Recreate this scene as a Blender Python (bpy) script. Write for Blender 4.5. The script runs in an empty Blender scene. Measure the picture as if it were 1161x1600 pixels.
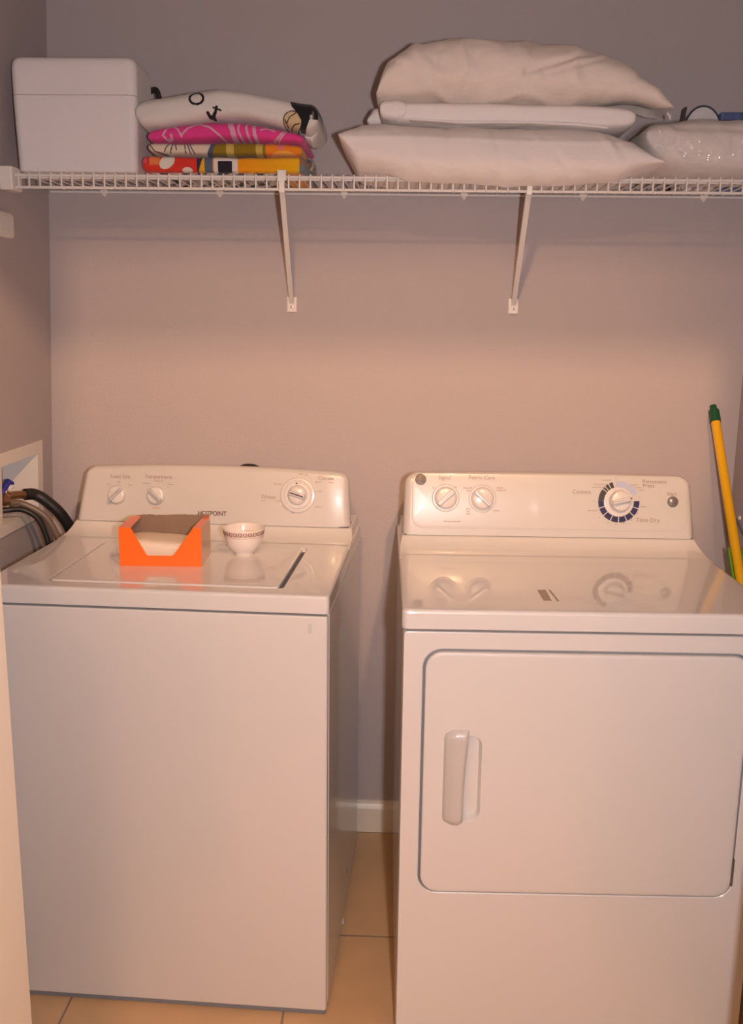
import bpy, bmesh, math, random
import numpy as np
from mathutils import Vector, Matrix, noise

random.seed(4)
PI = math.pi
SC = bpy.context.scene
COL = SC.collection

# ------------------------------------------------------------------ camera
CAM = Vector((.8918, -2.4504, 1.4347))
_yaw, _pit, _rol, FPX = math.radians(-1.9507), math.radians(11.7586), math.radians(.7441), 1475.19
_Rz = Matrix(((math.cos(_yaw), -math.sin(_yaw), 0), (math.sin(_yaw), math.cos(_yaw), 0), (0, 0, 1)))
_Rx = Matrix(((1, 0, 0), (0, math.cos(_pit), -math.sin(_pit)), (0, math.sin(_pit), math.cos(_pit))))
_M = _Rx @ _Rz
_r, _f, _u = Vector(_M[0]), Vector(_M[1]), Vector(_M[2])
cR = math.cos(_rol) * _r + math.sin(_rol) * _u
cU = -math.sin(_rol) * _r + math.cos(_rol) * _u
cam_d = bpy.data.cameras.new('camera')
cam = bpy.data.objects.new('camera', cam_d)
COL.objects.link(cam)
cam_d.sensor_fit = 'VERTICAL'
cam_d.sensor_height = 36.0
cam_d.lens = 36.0 * FPX / 1600
cam_d.clip_start = .02
cam.matrix_world = Matrix((
    (cR.x, cU.x, -_f.x, CAM.x), (cR.y, cU.y, -_f.y, CAM.y), (cR.z, cU.z, -_f.z, CAM.z), (0, 0, 0, 1)))
SC.camera = cam

# ------------------------------------------------------------------ light and exposure
SC.view_settings.view_transform = 'Standard'
SC.view_settings.look = 'None'
SC.view_settings.gamma = 1
SC.view_settings.exposure = 0.0
SC.view_settings.use_curve_mapping = False
world = bpy.data.worlds.new('world')
SC.world = world
world.use_nodes = True
world.node_tree.nodes['Background'].inputs[0].default_value = (1, .8, .65, 1)
world.node_tree.nodes['Background'].inputs[1].default_value = .02
FLASH_POWER = 19.8
FLASH_COLOR = (1, .905, .925)
LAMP_STRENGTH = 110.0
LAMP_COLOR = (1, .52, .26)
SPOT_POWER = 93.0
SPOT_FAR_POWER = 88.0
SPOT_COLOR = (1, .55, .28)
fl = bpy.data.lights.new('camera_flash', 'AREA')
fl.shape = 'RECTANGLE'
fl.size, fl.size_y = .03, .055
fl.energy = FLASH_POWER
fl.color = FLASH_COLOR
flo = bpy.data.objects.new('camera_flash', fl)
COL.objects.link(flo)
flo.matrix_world = Matrix.Translation(cR * .105 - _f * .01) @ cam.matrix_world


# ------------------------------------------------------------------ materials
def mat(name, color, rough=.5, metal=0, coat=0, coat_rough=.03, spec=.5, bump=None, vary=None, sheen=0):
    m = bpy.data.materials.new(name)
    m.use_nodes = True
    nt = m.node_tree
    b = nt.nodes['Principled BSDF']
    c = color if len(color) == 4 else (*color, 1)
    b.inputs['Base Color'].default_value = c
    b.inputs['Roughness'].default_value = rough
    b.inputs['Metallic'].default_value = metal
    b.inputs['Coat Weight'].default_value = coat
    b.inputs['Coat Roughness'].default_value = coat_rough
    b.inputs['Specular IOR Level'].default_value = spec
    if sheen:
        b.inputs['Sheen Weight'].default_value = sheen
    tc = nt.nodes.new('ShaderNodeTexCoord')
    if bump:
        sc, st, dist = bump
        n = nt.nodes.new('ShaderNodeTexNoise')
        n.inputs['Scale'].default_value = sc
        n.inputs['Detail'].default_value = 3
        bp = nt.nodes.new('ShaderNodeBump')
        bp.inputs['Strength'].default_value = st
        bp.inputs['Distance'].default_value = dist
        nt.links.new(tc.outputs['Object'], n.inputs['Vector'])
        nt.links.new(n.outputs['Fac'], bp.inputs['Height'])
        nt.links.new(bp.outputs['Normal'], b.inputs['Normal'])
    if vary:
        sc, amt = vary
        n2 = nt.nodes.new('ShaderNodeTexNoise')
        n2.inputs['Scale'].default_value = sc
        n2.inputs['Detail'].default_value = 4
        mx = nt.nodes.new('ShaderNodeMix')
        mx.data_type = 'RGBA'
        mx.inputs[6].default_value = tuple(max(0, v * (1 - amt)) for v in c[:3]) + (1,)
        mx.inputs[7].default_value = tuple(min(1, v * (1 + amt)) for v in c[:3]) + (1,)
        nt.links.new(tc.outputs['Object'], n2.inputs['Vector'])
        nt.links.new(n2.outputs['Fac'], mx.inputs[0])
        nt.links.new(mx.outputs[2], b.inputs['Base Color'])
    return m


def emit_mat(name, color, strength):
    m = bpy.data.materials.new(name)
    m.use_nodes = True
    b = m.node_tree.nodes['Principled BSDF']
    b.inputs['Base Color'].default_value = (.9, .85, .75, 1)
    b.inputs['Emission Color'].default_value = (*color, 1)
    b.inputs['Emission Strength'].default_value = strength
    return m


def plastic_film(name):
    m = bpy.data.materials.new(name)
    m.use_nodes = True
    nt = m.node_tree
    out = nt.nodes['Material Output']
    nt.nodes.remove(nt.nodes['Principled BSDF'])
    t = nt.nodes.new('ShaderNodeBsdfTransparent')
    t.inputs[0].default_value = (.97, .97, .97, 1)
    g = nt.nodes.new('ShaderNodeBsdfGlossy')
    g.inputs['Roughness'].default_value = .12
    fr = nt.nodes.new('ShaderNodeFresnel')
    fr.inputs['IOR'].default_value = 1.55
    mx = nt.nodes.new('ShaderNodeMixShader')
    nz = nt.nodes.new('ShaderNodeTexNoise')
    nz.inputs['Scale'].default_value = 70
    nz.inputs['Detail'].default_value = 2
    bp = nt.nodes.new('ShaderNodeBump')
    bp.inputs['Strength'].default_value = 1.0
    bp.inputs['Distance'].default_value = .006
    tc = nt.nodes.new('ShaderNodeTexCoord')
    L = nt.links.new
    L(tc.outputs['Object'], nz.inputs['Vector'])
    L(nz.outputs['Fac'], bp.inputs['Height'])
    L(bp.outputs['Normal'], g.inputs['Normal'])
    cap = nt.nodes.new('ShaderNodeMath')
    cap.operation = 'MINIMUM'
    cap.inputs[1].default_value = .10
    L(fr.outputs[0], cap.inputs[0])
    L(cap.outputs[0], mx.inputs[0])
    L(t.outputs[0], mx.inputs[1])
    L(g.outputs[0], mx.inputs[2])
    L(mx.outputs[0], out.inputs['Surface'])
    return m


def tile_mat(name):
    m = bpy.data.materials.new(name)
    m.use_nodes = True
    nt = m.node_tree
    L = nt.links.new
    b = nt.nodes['Principled BSDF']
    b.inputs['Roughness'].default_value = .38
    tc = nt.nodes.new('ShaderNodeTexCoord')
    mp = nt.nodes.new('ShaderNodeMapping')
    mp.inputs['Location'].default_value = (-.205 + .457 * 20, .473 + .457 * 20, 0)
    br = nt.nodes.new('ShaderNodeTexBrick')
    br.offset = 0
    br.inputs['Scale'].default_value = 1
    br.inputs['Brick Width'].default_value = .457
    br.inputs['Row Height'].default_value = .457
    br.inputs['Mortar Size'].default_value = .0028
    br.inputs['Mortar Smooth'].default_value = .3
    br.inputs['Color1'].default_value = (.66, .435, .235, 1)
    br.inputs['Color2'].default_value = (.63, .41, .22, 1)
    br.inputs['Mortar'].default_value = (.30, .22, .16, 1)
    n = nt.nodes.new('ShaderNodeTexNoise')
    n.inputs['Scale'].default_value = 9
    n.inputs['Detail'].default_value = 6
    mx = nt.nodes.new('ShaderNodeMix')
    mx.data_type = 'RGBA'
    mx.blend_type = 'MULTIPLY'
    mx.inputs[0].default_value = 1
    rp = nt.nodes.new('ShaderNodeMapRange')
    rp.inputs[3].default_value = .86
    rp.inputs[4].default_value = 1.12
    L(tc.outputs['Object'], mp.inputs['Vector'])
    L(mp.outputs[0], br.inputs['Vector'])
    L(tc.outputs['Object'], n.inputs['Vector'])
    L(n.outputs['Fac'], rp.inputs[0])
    L(br.outputs['Color'], mx.inputs[6])
    L(rp.outputs[0], mx.inputs[7])
    L(mx.outputs[2], b.inputs['Base Color'])
    bp = nt.nodes.new('ShaderNodeBump')
    bp.inputs['Strength'].default_value = .5
    bp.inputs['Distance'].default_value = .002
    bp.invert = True
    L(br.outputs['Fac'], bp.inputs['Height'])
    L(bp.outputs['Normal'], b.inputs['Normal'])
    return m


def attr_mat(name, rough=.9, bump=(220, .5, .002)):
    m = mat(name, (.8, .8, .8), rough, bump=bump, spec=.15, sheen=.15)
    nt = m.node_tree
    a = nt.nodes.new('ShaderNodeAttribute')
    a.attribute_name = 'Col'
    nt.links.new(a.outputs['Color'], nt.nodes['Principled BSDF'].inputs['Base Color'])
    return m


WALL = mat('wall_paint', (.465, .412, .412), .75, bump=(150, .35, .0025), spec=.3)
HALL = mat('hall_paint', (.50, .43, .36), .8)
CEIL = mat('ceiling_paint', (.75, .70, .64), .9)
TRIM = mat('trim_paint', (.82, .73, .60), .35)
FLOOR = tile_mat('floor_tile')
ENAMEL = mat('white_enamel', (.715, .70, .68), .35, coat=1.0, coat_rough=.035, spec=.5)
ENAMEL_SIDE = mat('white_enamel_side', (.715, .70, .68), .25, coat=.5, coat_rough=.05)
CONSOLE = mat('console_plastic', (.57, .55, .525), .3, coat=.4, coat_rough=.06)
KNOB = mat('knob_plastic', (.66, .64, .63), .22, coat=.6)
KNOB_GREY = mat('knob_grey_plastic', (.55, .54, .56), .25, coat=.5)
GAP = mat('gap_shadow_rubber', (.12, .12, .14), .8)
GASKET_SHADE = mat('gasket_gap_shade', (.22, .24, .28), .6)  # gasket grey, also painted into open gaps as their shade
INK = mat('print_ink', (.13, .09, .08), .6)
INK_FAINT = mat('faint_print', (.36, .27, .23), .6)
INK_RED = mat('red_print', (.62, .22, .12), .6)
INK_NAVY = mat('navy_print', (.015, .012, .07), .5)
INK_BLACK = mat('black_print', (.035, .03, .03), .5)
INK_BLUE = mat('pale_blue_print', (.42, .47, .66), .5)
CHROME_DARK = mat('dark_metal', (.07, .055, .048), .4, metal=.2)
EMBLEM_LINE = mat('emblem_line', (.50, .42, .35), .3, metal=.5)
WIRE = mat('white_vinyl_wire', (.76, .73, .70), .4)
FOAM = mat('white_foam', (.80, .755, .745), .85, bump=(260, .35, .002), spec=.2)
COTTON = mat('white_cotton', (.82, .745, .70), .9, bump=(90, .3, .003), spec=.15, sheen=.2)
COTTON_TAN = mat('cream_cotton', (.80, .70, .62), .9, bump=(90, .35, .003), spec=.15, sheen=.2)
SHEET = mat('white_sheet_cloth', (.86, .80, .765), .9, bump=(120, .3, .002), spec=.15)
FILM = plastic_film('clear_plastic_film')
ORANGE = mat('orange_card', (.95, .155, .015), .28, coat=.4, coat_rough=.08)
KRAFT = mat('kraft_card', (.22, .150, .105), .85, vary=(40, .12))
PAPER = mat('cream_paper', (.72, .62, .50), .9, bump=(60, .3, .003))
TORN = mat('torn_card_edge', (.72, .62, .52), .9)
CERAMIC = mat('glazed_ceramic', (.78, .715, .66), .15, coat=.7)
BOWLINK = mat('bowl_print', (.26, .075, .05), .3)
YELLOW = mat('yellow_pole_paint', (.86, .46, .01), .25, coat=.4)
GREEN = mat('dark_green_plastic', (.008, .085, .035), .4)
LIME = mat('lime_green_plastic', (.20, .48, .06), .4)
BRASS = mat('brass', (.42, .24, .13), .3, metal=.85)
BLACK_RUBBER = mat('black_rubber', (.016, .014, .013), .45)
GREY_HOSE = mat('brown_grey_hose', (.19, .135, .10), .4)
BLUE = mat('blue_plastic', (.03, .035, .30), .4)
RECESS_SHADE = mat('recess_shade_plastic', (.40, .43, .47), .5)  # grey-blue shade of the recess, put into the colour
PIPE = mat('pale_pipe', (.62, .58, .55), .5, vary=(60, .3))
BOXPLASTIC = mat('white_box_plastic', (.80, .74, .68), .45)
STRAP = mat('black_strap_webbing', (.015, .013, .013), .7)
PKG_NAVY = mat('navy_package_print', (.03, .04, .10), .35, coat=.5)
PKG_BLUE = mat('blue_mottled_print', (.10, .15, .32), .35, vary=(45, .75), coat=.5)
PKG_PALE = mat('pale_package_panel', (.74, .69, .68), .35, vary=(30, .2), coat=.5)
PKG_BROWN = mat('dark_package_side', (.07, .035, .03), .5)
LINT = mat('white_lint', (.75, .72, .68), .95)
TOWEL = attr_mat('printed_terry')


# ------------------------------------------------------------------ mesh helpers
def finish(name, bm, m, parent=None, loc=None, smooth=True, angle=35, mw=None, recalc=True):
    if recalc:
        bmesh.ops.recalc_face_normals(bm, faces=bm.faces)
    me = bpy.data.meshes.new(name)
    bm.to_mesh(me)
    bm.free()
    mats = m if isinstance(m, (list, tuple)) else [m]
    for k in mats:
        me.materials.append(k)
    if smooth:
        for p in me.polygons:
            p.use_smooth = True
        me.set_sharp_from_angle(angle=math.radians(angle))
    o = bpy.data.objects.new(name, me)
    if smooth and len(me.polygons) < 2500:
        wm = o.modifiers.new('flat_faces', 'WEIGHTED_NORMAL')
        wm.keep_sharp = True
        wm.weight = 80
    COL.objects.link(o)
    if parent:
        o.parent = parent
    if mw is not None:
        o.matrix_local = mw
    elif loc:
        o.location = loc
    return o


def thing(name, label, cat, loc=(0, 0, 0), rz=0, group=None):
    o = bpy.data.objects.new(name, None)
    COL.objects.link(o)
    o.location = loc
    o.rotation_euler = (0, 0, rz)
    o.empty_display_size = .05
    return tag(o, label, cat, group)


def tag(o, label, cat, group=None):
    o['label'] = label
    o['category'] = cat
    if group:
        o['group'] = group
    return o


def struct(name, bm, m, **k):
    o = finish(name, bm, m, **k)
    o['kind'] = 'structure'
    return o


def loft(bm, loops, cap0=True, cap1=True, closed=True, mi=0):
    rows = [[bm.verts.new(p) for p in L] for L in loops]
    n = len(rows[0])
    for a, b in zip(rows, rows[1:]):
        for i in range(n if closed else n - 1):
            j = (i + 1) % n
            f = bm.faces.new((a[i], a[j], b[j], b[i]))
            f.material_index = mi
    if cap0:
        bm.faces.new(rows[0][::-1]).material_index = mi
    if cap1:
        bm.faces.new(rows[-1]).material_index = mi
    return rows


def rr2(x0, y0, x1, y1, r, n=6):
    r = max(r, 1e-4)
    pts = []
    for cx, cy, a0 in ((x1 - r, y0 + r, -90), (x1 - r, y1 - r, 0), (x0 + r, y1 - r, 90), (x0 + r, y0 + r, 180)):
        for k in range(n + 1):
            a = math.radians(a0 + 90 * k / n)
            pts.append((cx + r * math.cos(a), cy + r * math.sin(a)))
    return pts


def rrz(x0, y0, x1, y1, r, z, n=6):
    return [(x, y, z) for x, y in rr2(x0, y0, x1, y1, r, n)]


def rry(x0, z0, x1, z1, r, y, n=6):
    return [(x, y, z) for x, z in rr2(x0, z0, x1, z1, r, n)]


def slab(bm, x0, y0, x1, y1, z0, z1, r=.004, b=.003, n=5):
    """box with rounded vertical edges and rounded top and bottom edges"""
    L = []
    for k in range(4):
        a = PI / 2 * k / 3
        i = b * (1 - math.sin(a))
        L.append(rrz(x0 + i, y0 + i, x1 - i, y1 - i, max(r - i, 1e-4), z0 + b * (1 - math.cos(a)), n))
    for k in range(4):
        a = PI / 2 * k / 3
        i = b * (1 - math.cos(a))
        L.append(rrz(x0 + i, y0 + i, x1 - i, y1 - i, max(r - i, 1e-4), z1 - b + b * math.sin(a), n))
    loft(bm, L)


def box(bm, x0, y0, z0, x1, y1, z1):
    v = [bm.verts.new(p) for p in ((x0, y0, z0), (x1, y0, z0), (x1, y1, z0), (x0, y1, z0),
                                   (x0, y0, z1), (x1, y0, z1), (x1, y1, z1), (x0, y1, z1))]
    for f in ((3, 2, 1, 0), (4, 5, 6, 7), (0, 1, 5, 4), (1, 2, 6, 5), (2, 3, 7, 6), (3, 0, 4, 7)):
        bm.faces.new([v[i] for i in f])


def lathe(bm, prof, n=40, mw=None):
    rows = []
    for r, z in prof:
        rows.append([(r * math.cos(2 * PI * k / n), r * math.sin(2 * PI * k / n), z) for k in range(n)])
    if mw is not None:
        rows = [[mw @ Vector(p) for p in L] for L in rows]
    loft(bm, rows)


def catmull(P, per=8):
    P = [Vector(p) for p in P]
    out = []
    for i in range(len(P) - 1):
        p0, p1, p2, p3 = P[max(i - 1, 0)], P[i], P[i + 1], P[min(i + 2, len(P) - 1)]
        for k in range(per):
            t = k / per
            out.append(.5 * ((2 * p1) + (-p0 + p2) * t + (2 * p0 - 5 * p1 + 4 * p2 - p3) * t * t
                             + (-p0 + 3 * p1 - 3 * p2 + p3) * t ** 3))
    out.append(P[-1])
    return out


def tube(bm, pts, r, n=8):
    pts = [Vector(p) for p in pts]
    prev = None
    rows = []
    for i, p in enumerate(pts):
        d = (pts[min(i + 1, len(pts) - 1)] - pts[max(i - 1, 0)]).normalized()
        if prev is None:
            a = Vector((0, 0, 1)) if abs(d.z) < .9 else Vector((1, 0, 0))
            s = d.cross(a).normalized()
        else:
            s = (prev - d * prev.dot(d)).normalized()
        prev = s
        t = d.cross(s)
        rad = r[i] if isinstance(r, (list, tuple)) else r
        rows.append([p + rad * (math.cos(2 * PI * k / n) * s + math.sin(2 * PI * k / n) * t) for k in range(n)])
    loft(bm, rows)


def B():
    return bmesh.new()


def text_mesh(name, body, size, m, parent, mw, align='CENTER', sx=1.0, bold=0.0):
    c = bpy.data.curves.new('lettering', 'FONT')
    c.body = body
    c.size = size
    c.align_x = align
    c.align_y = 'CENTER'
    c.extrude = .0002
    c.offset = bold
    t = bpy.data.objects.new('lettering_tmp', c)
    COL.objects.link(t)
    bpy.context.view_layer.update()
    dg = bpy.context.evaluated_depsgraph_get()
    me = bpy.data.meshes.new_from_object(t.evaluated_get(dg))
    bpy.data.objects.remove(t)
    bpy.data.curves.remove(c)
    me.materials.clear()
    me.materials.append(m)
    me.name = name
    o = bpy.data.objects.new(name, me)
    COL.objects.link(o)
    o.parent = parent
    o.matrix_local = mw @ Matrix.Diagonal((sx, 1, 1, 1))
    return o


# ------------------------------------------------------------------ the setting
WX = 1.7467                                   # right wall


def left_x(z):                                # the left wall leans a little
    return -.074 + (z - .3) / 1.7 * .074


ZC = 2.44
YF0, YF1 = -1.30, -1.40                        # front wall of the closet
bm = B(); box(bm, -1.3, -3.95, -.06, 3.1, .1, 0); struct('floor', bm, FLOOR, smooth=False)
bm = B(); box(bm, -.25, 0, 0, WX + .1, .1, ZC); struct('wall_back', bm, WALL, smooth=False)
bm = B(); box(bm, WX, YF0, 0, WX + .1, 0, ZC); struct('wall_right', bm, WALL, smooth=False)
bm = B(); box(bm, -1.3, -3.95, ZC, 3.1, .1, ZC + .06); struct('ceiling', bm, CEIL, smooth=False)

# left wall with the hole of the recessed supply box
OB = dict(y0=-.335, y1=-.112, z0=.940, z1=1.084)
bm = B()
hole = [(OB['y0'], OB['z0']), (OB['y1'], OB['z0']), (OB['y1'], OB['z1']), (OB['y0'], OB['z1'])]
outer = [(YF0, 0), (0, 0), (0, ZC), (YF0, ZC)]
loops = [[(left_x(z), y, z) for y, z in hole], [(left_x(z), y, z) for y, z in outer],
         [(left_x(z) - .1, y, z) for y, z in outer], [(left_x(z) - .1, y, z) for y, z in hole],
         [(left_x(z), y, z) for y, z in hole]]
loft(bm, loops, False, False)
bmesh.ops.remove_doubles(bm, verts=bm.verts, dist=1e-5)
struct('wall_left', bm, WALL, smooth=False)

JX0, JX1, HZ = .374, 1.39, 2.03
bm = B()
box(bm, -1.3, YF1, 0, JX0 - .02, YF0, ZC)
box(bm, JX1 + .02, YF1, 0, 3.1, YF0, ZC)
box(bm, JX0 - .02, YF1, HZ + .02, JX1 + .02, YF0, ZC)
struct('wall_front', bm, HALL, smooth=False)
bm = B(); slab(bm, JX0 - .02, YF1 - .012, JX0, YF0 + .012, 0, HZ, .004, .003)
slab(bm, JX0 - .085, YF1 - .018, JX0 - .006, YF1, 0, HZ + .06, .006, .003); struct('trim_1', bm, TRIM)
bm = B(); slab(bm, JX1, YF1 - .012, JX1 + .02, YF0 + .012, 0, HZ, .004, .003)
slab(bm, JX1 + .006, YF1 - .018, JX1 + .085, YF1, 0, HZ + .06, .006, .003); struct('trim_2', bm, TRIM)
bm = B(); slab(bm, JX0, YF1 - .012, JX1, YF0 + .012, HZ, HZ + .02, .004, .003)
slab(bm, JX0 - .006, YF1 - .018, JX1 + .006, YF1, HZ + .006, HZ + .06, .006, .003); struct('trim_3', bm, TRIM)
# hall behind the camera
bm = B(); box(bm, -1.3, -3.95, 0, -1.2, YF1, ZC); struct('wall_hall_left', bm, HALL, smooth=False)
bm = B(); box(bm, 3.0, -3.95, 0, 3.1, YF1, ZC); struct('wall_hall_right', bm, HALL, smooth=False)
bm = B(); box(bm, -1.3, -4.05, 0, 3.1, -3.95, ZC); struct('wall_hall_end', bm, HALL, smooth=False)

# baseboards: a moulded profile
prof = [(0, 0), (.014, 0), (.014, .055), (.0125, .062), (.0125, .070), (.009, .078), (.006, .083), (.005, .092), (0, .092)]


def baseboard(name, p0, p1, nrm):
    bm = B()
    L = []
    for p in (p0, p1):
        L.append([(p[0] + nrm[0] * d, p[1] + nrm[1] * d, z) for d, z in prof])
    loft(bm, L)
    return struct(name, bm, TRIM, angle=20)


baseboard('baseboard_back', (-.06, 0), (WX, 0), (0, -1))
baseboard('baseboard_right', (WX, -.015), (WX, YF0), (-1, 0))
baseboard('baseboard_left', (-.08, -.015), (-.08, YF0), (1, 0))

# ------------------------------------------------------------------ hall ceiling lamp, then added wall lights
LX, LY = .55, -2.95
lamp = thing('ceiling_light', 'round frosted dome ceiling light in the hall behind the camera', 'ceiling light', (LX, LY, ZC))
bm = B(); lathe(bm, [(.001, 0), (.155, 0), (.155, -.018), (.14, -.022), (.001, -.022)]); finish('lamp_base', bm, mat('lamp_metal', (.6, .5, .4), .3, metal=.8), lamp)
bm = B(); lathe(bm, [(.135, -.0225), (.138, -.035), (.125, -.06), (.095, -.08), (.05, -.092), (.001, -.095)])
finish('lamp_dome', bm, emit_mat('lamp_glass', LAMP_COLOR, LAMP_STRENGTH), lamp)


def added_wall_light(label, x, y, power, lip, aim, soft):
    """an added, unseen ceiling washer: the lower shade keeps its light on the far wall; lip = (forward, down) of the shade's edge from the bulb"""
    z = 2.365
    t = thing('added_wall_light', label, 'ceiling light', (x, y, ZC), 0, 'added unseen shaded lights in the hall')
    zl = z - ZC - lip[1]
    bm = B()
    box(bm, -.28, -.09, -.012, .28, lip[0], 0)
    box(bm, -.28, -.09, zl - .05, .28, -.075, -.012)
    finish('light_housing', bm, TRIM, t, smooth=False)
    bm = B()
    loft(bm, [[(sx, -.09, zl - .03), (sx, lip[0], zl - .004), (sx, lip[0], zl), (sx, -.09, zl - .02)] for sx in (-.28, .28)])
    finish('lower_shade', bm, SHADE, t, smooth=False)  # added plate that keeps the light off the machine fronts
    d = Vector((0, math.cos(math.radians(aim)), -math.sin(math.radians(aim)))).normalized()
    sl = bpy.data.lights.new('added_wall_bulb', 'SPOT')
    sl.energy = power
    sl.color = SPOT_COLOR
    sl.spot_size = math.radians(160)
    sl.spot_blend = .15
    sl.shadow_soft_size = soft
    so = bpy.data.objects.new('added_wall_bulb', sl)
    COL.objects.link(so)
    so.parent = t
    so.matrix_local = Matrix.Translation((0, 0, z - ZC)) @ d.to_track_quat('-Z', 'Y').to_matrix().to_4x4()


SHADE = mat('shade_black_inside', (.05, .05, .05), .8)
added_wall_light('added unseen shaded light nearer the laundry doorway, aimed at the far wall', 1.20, -2.10, SPOT_POWER, (.181, .170), 28, .03)  # unseen fixture added to light the lower back wall
added_wall_light('added unseen shaded light farther from the laundry doorway, aimed at the far wall', .72, -2.52, SPOT_FAR_POWER, (.285, .205), 20, .06)  # second unseen fixture added as fill for the back wall

# ------------------------------------------------------------------ consoles of the two machines
class Face:
    """the curved, backward leaning control face: a(x, w) -> point, frame(x, w) -> placing matrix"""
    def __init__(s, y0, z0, t0, t1, H):
        s.y0, s.z0, s.t0, s.t1, s.H = y0, z0, math.radians(t0), math.radians(t1), H
        s.k = (s.t1 - s.t0) / H

    def yz(s, w):
        k = s.k
        return (s.y0 + (math.cos(s.t0) - math.cos(s.t0 + k * w)) / k,
                s.z0 + (math.sin(s.t0 + k * w) - math.sin(s.t0)) / k)

    def frame(s, x, w, off=0.0):
        t = s.t0 + s.k * w
        y, z = s.yz(w)
        n = Vector((0, -math.cos(t), math.sin(t)))
        u = Vector((0, math.sin(t), math.cos(t)))
        p = Vector((x, y, z)) + n * off
        return Matrix(((1, u.x, n.x, p.x), (0, u.y, n.y, p.y), (0, u.z, n.z, p.z), (0, 0, 0, 1)))

    def pt(s, x, w, off=0.0):
        return s.frame(x, w, off) @ Vector((0, 0, 0))


def console_body(bm, F, x0, x1, taper0, taper1, rc, R, arch, yback, bend=0.0):
    """solid console: outline a trapezoid with round top corners and a slightly arched top"""
    nu, nv = 90, 26
    xm = (x0 + x1) / 2
    hw = (x1 - x0) / 2
    us = [-math.cos(PI * i / nu) for i in range(nu + 1)]
    vs = [.5 - .5 * math.cos(PI * j / nv) for j in range(nv + 1)]
    rows = []
    for v in vs:
        row = []
        for u in us:
            xx = xm + hw * u                                        # at the base
            d = hw * (1 - abs(u))
            top = F.H - arch * u * u
            if d < rc:
                top -= rc - math.sqrt(max(rc * rc - (rc - d) ** 2, 0))
            w = top * v
            tp = taper0 if u < 0 else taper1
            x = xx + (tp * abs(u) if u < 0 else -tp * abs(u)) * (w / F.H)
            e = min(d + .0, top - w)
            off = 0
            if e < R:
                off = -(R - math.sqrt(max(R * R - (R - e) ** 2, 0)))
            if u > 0 and d < .06:
                off -= bend * (.06 - d) ** 2
            p = F.frame(x, w, off) @ Vector((0, 0, 0))
            row.append(p)
        rows.append(row)
    g = [[bm.verts.new(p) for p in r] for r in rows]
    for j in range(nv):
        for i in range(nu):
            bm.faces.new((g[j][i], g[j][i + 1], g[j + 1][i + 1], g[j + 1][i]))
    # rim: left side up, top, right side down, and straight back to the rear
    rim = [g[j][0] for j in range(nv + 1)] + g[nv][1:] + [g[j][nu] for j in range(nv - 1, -1, -1)] + g[0][nu - 1:0:-1]
    back = [bm.verts.new((xm + (v.co.x - xm) * .955, max(yback, v.co.y + .004), F.z0 + (v.co.z - F.z0) * .72)) for v in rim]
    n = len(rim)
    for i in range(n):
        j = (i + 1) % n
        bm.faces.new((rim[i], rim[j], back[j], back[i]))
    bm.faces.new(back)
    bmesh.ops.remove_doubles(bm, verts=bm.verts, dist=1e-6)


def top_cover(bm, x0, x1, y0, y1, z0, z1, r, b, hole=None, depth=.006):
    L = [rrz(x0 + .01, y0 + .01, x1 - .01, y1 - .01, .004, z0)]
    for k in range(3):
        a = PI / 2 * k / 2
        i = .003 * (1 - math.sin(a))
        L.append(rrz(x0 + i, y0 + i, x1 - i, y1 - i, max(r - i, 1e-3), z0 + .003 * (1 - math.cos(a))))
    for k in range(6):
        a = PI / 2 * k / 5
        i = b * (1 - math.cos(a))
        L.append(rrz(x0 + i, y0 + i, x1 - i, y1 - i, max(r - i, 1e-3), z1 - b + b * math.sin(a)))
    L.append(rrz(x0 + b + .004, y0 + b + .004, x1 - b - .004, y1 - b - .004, max(r - b, 1e-3), z1))
    if hole:
        hx0, hy0, hx1, hy1, hr = hole
        L.append(rrz(hx0 - .003, hy0 - .003, hx1 + .003, hy1 + .003, hr + .003, z1))
        L.append(rrz(hx0 - .0006, hy0 - .0006, hx1 + .0006, hy1 + .0006, hr, z1 - .0012))
        L.append(rrz(hx0, hy0, hx1, hy1, hr, z1 - depth))
    loft(bm, L)


def cove(bm, F, x0, x1, y0, zt, e0, e1, yb):
    """the concave rise of the top cover up to the foot of the console"""
    N = 12
    y1, z1 = F.y0 - .002, F.z0 - .002
    pr = []
    for k in range(N + 1):
        t = k / N
        pr.append((y0 + (y1 - y0) * (t ** .75 if t else 0), zt - .0004 + (z1 - zt) * (t ** 2.2)))
    pr += [(y1 + .006, z1 + .0015), (yb, z1 + .0015)]
    L = []
    for (y, z) in pr:
        s = (z - zt) / max(z1 - zt, 1e-4)
        L.append([(x0 + e0 * s, y, z), (x1 - e1 * s, y, z), (x1 - e1 * s * .5, y, zt - .004), (x0 + e0 * s * .5, y, zt - .004)])
    loft(bm, L)


def ring_arc(bm, F, cx, cw, r0, r1, a0, a1, off, n=8):
    for k in range(n):
        A, Bq = math.radians(a0 + (a1 - a0) * k / n), math.radians(a0 + (a1 - a0) * (k + 1) / n)
        q = []
        for rr_, a in ((r0, A), (r1, A), (r1, Bq), (r0, Bq)):
            q.append(bm.verts.new(F.pt(cx + rr_ * math.cos(a), cw + rr_ * math.sin(a), off)))
        bm.faces.new(q)


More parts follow.
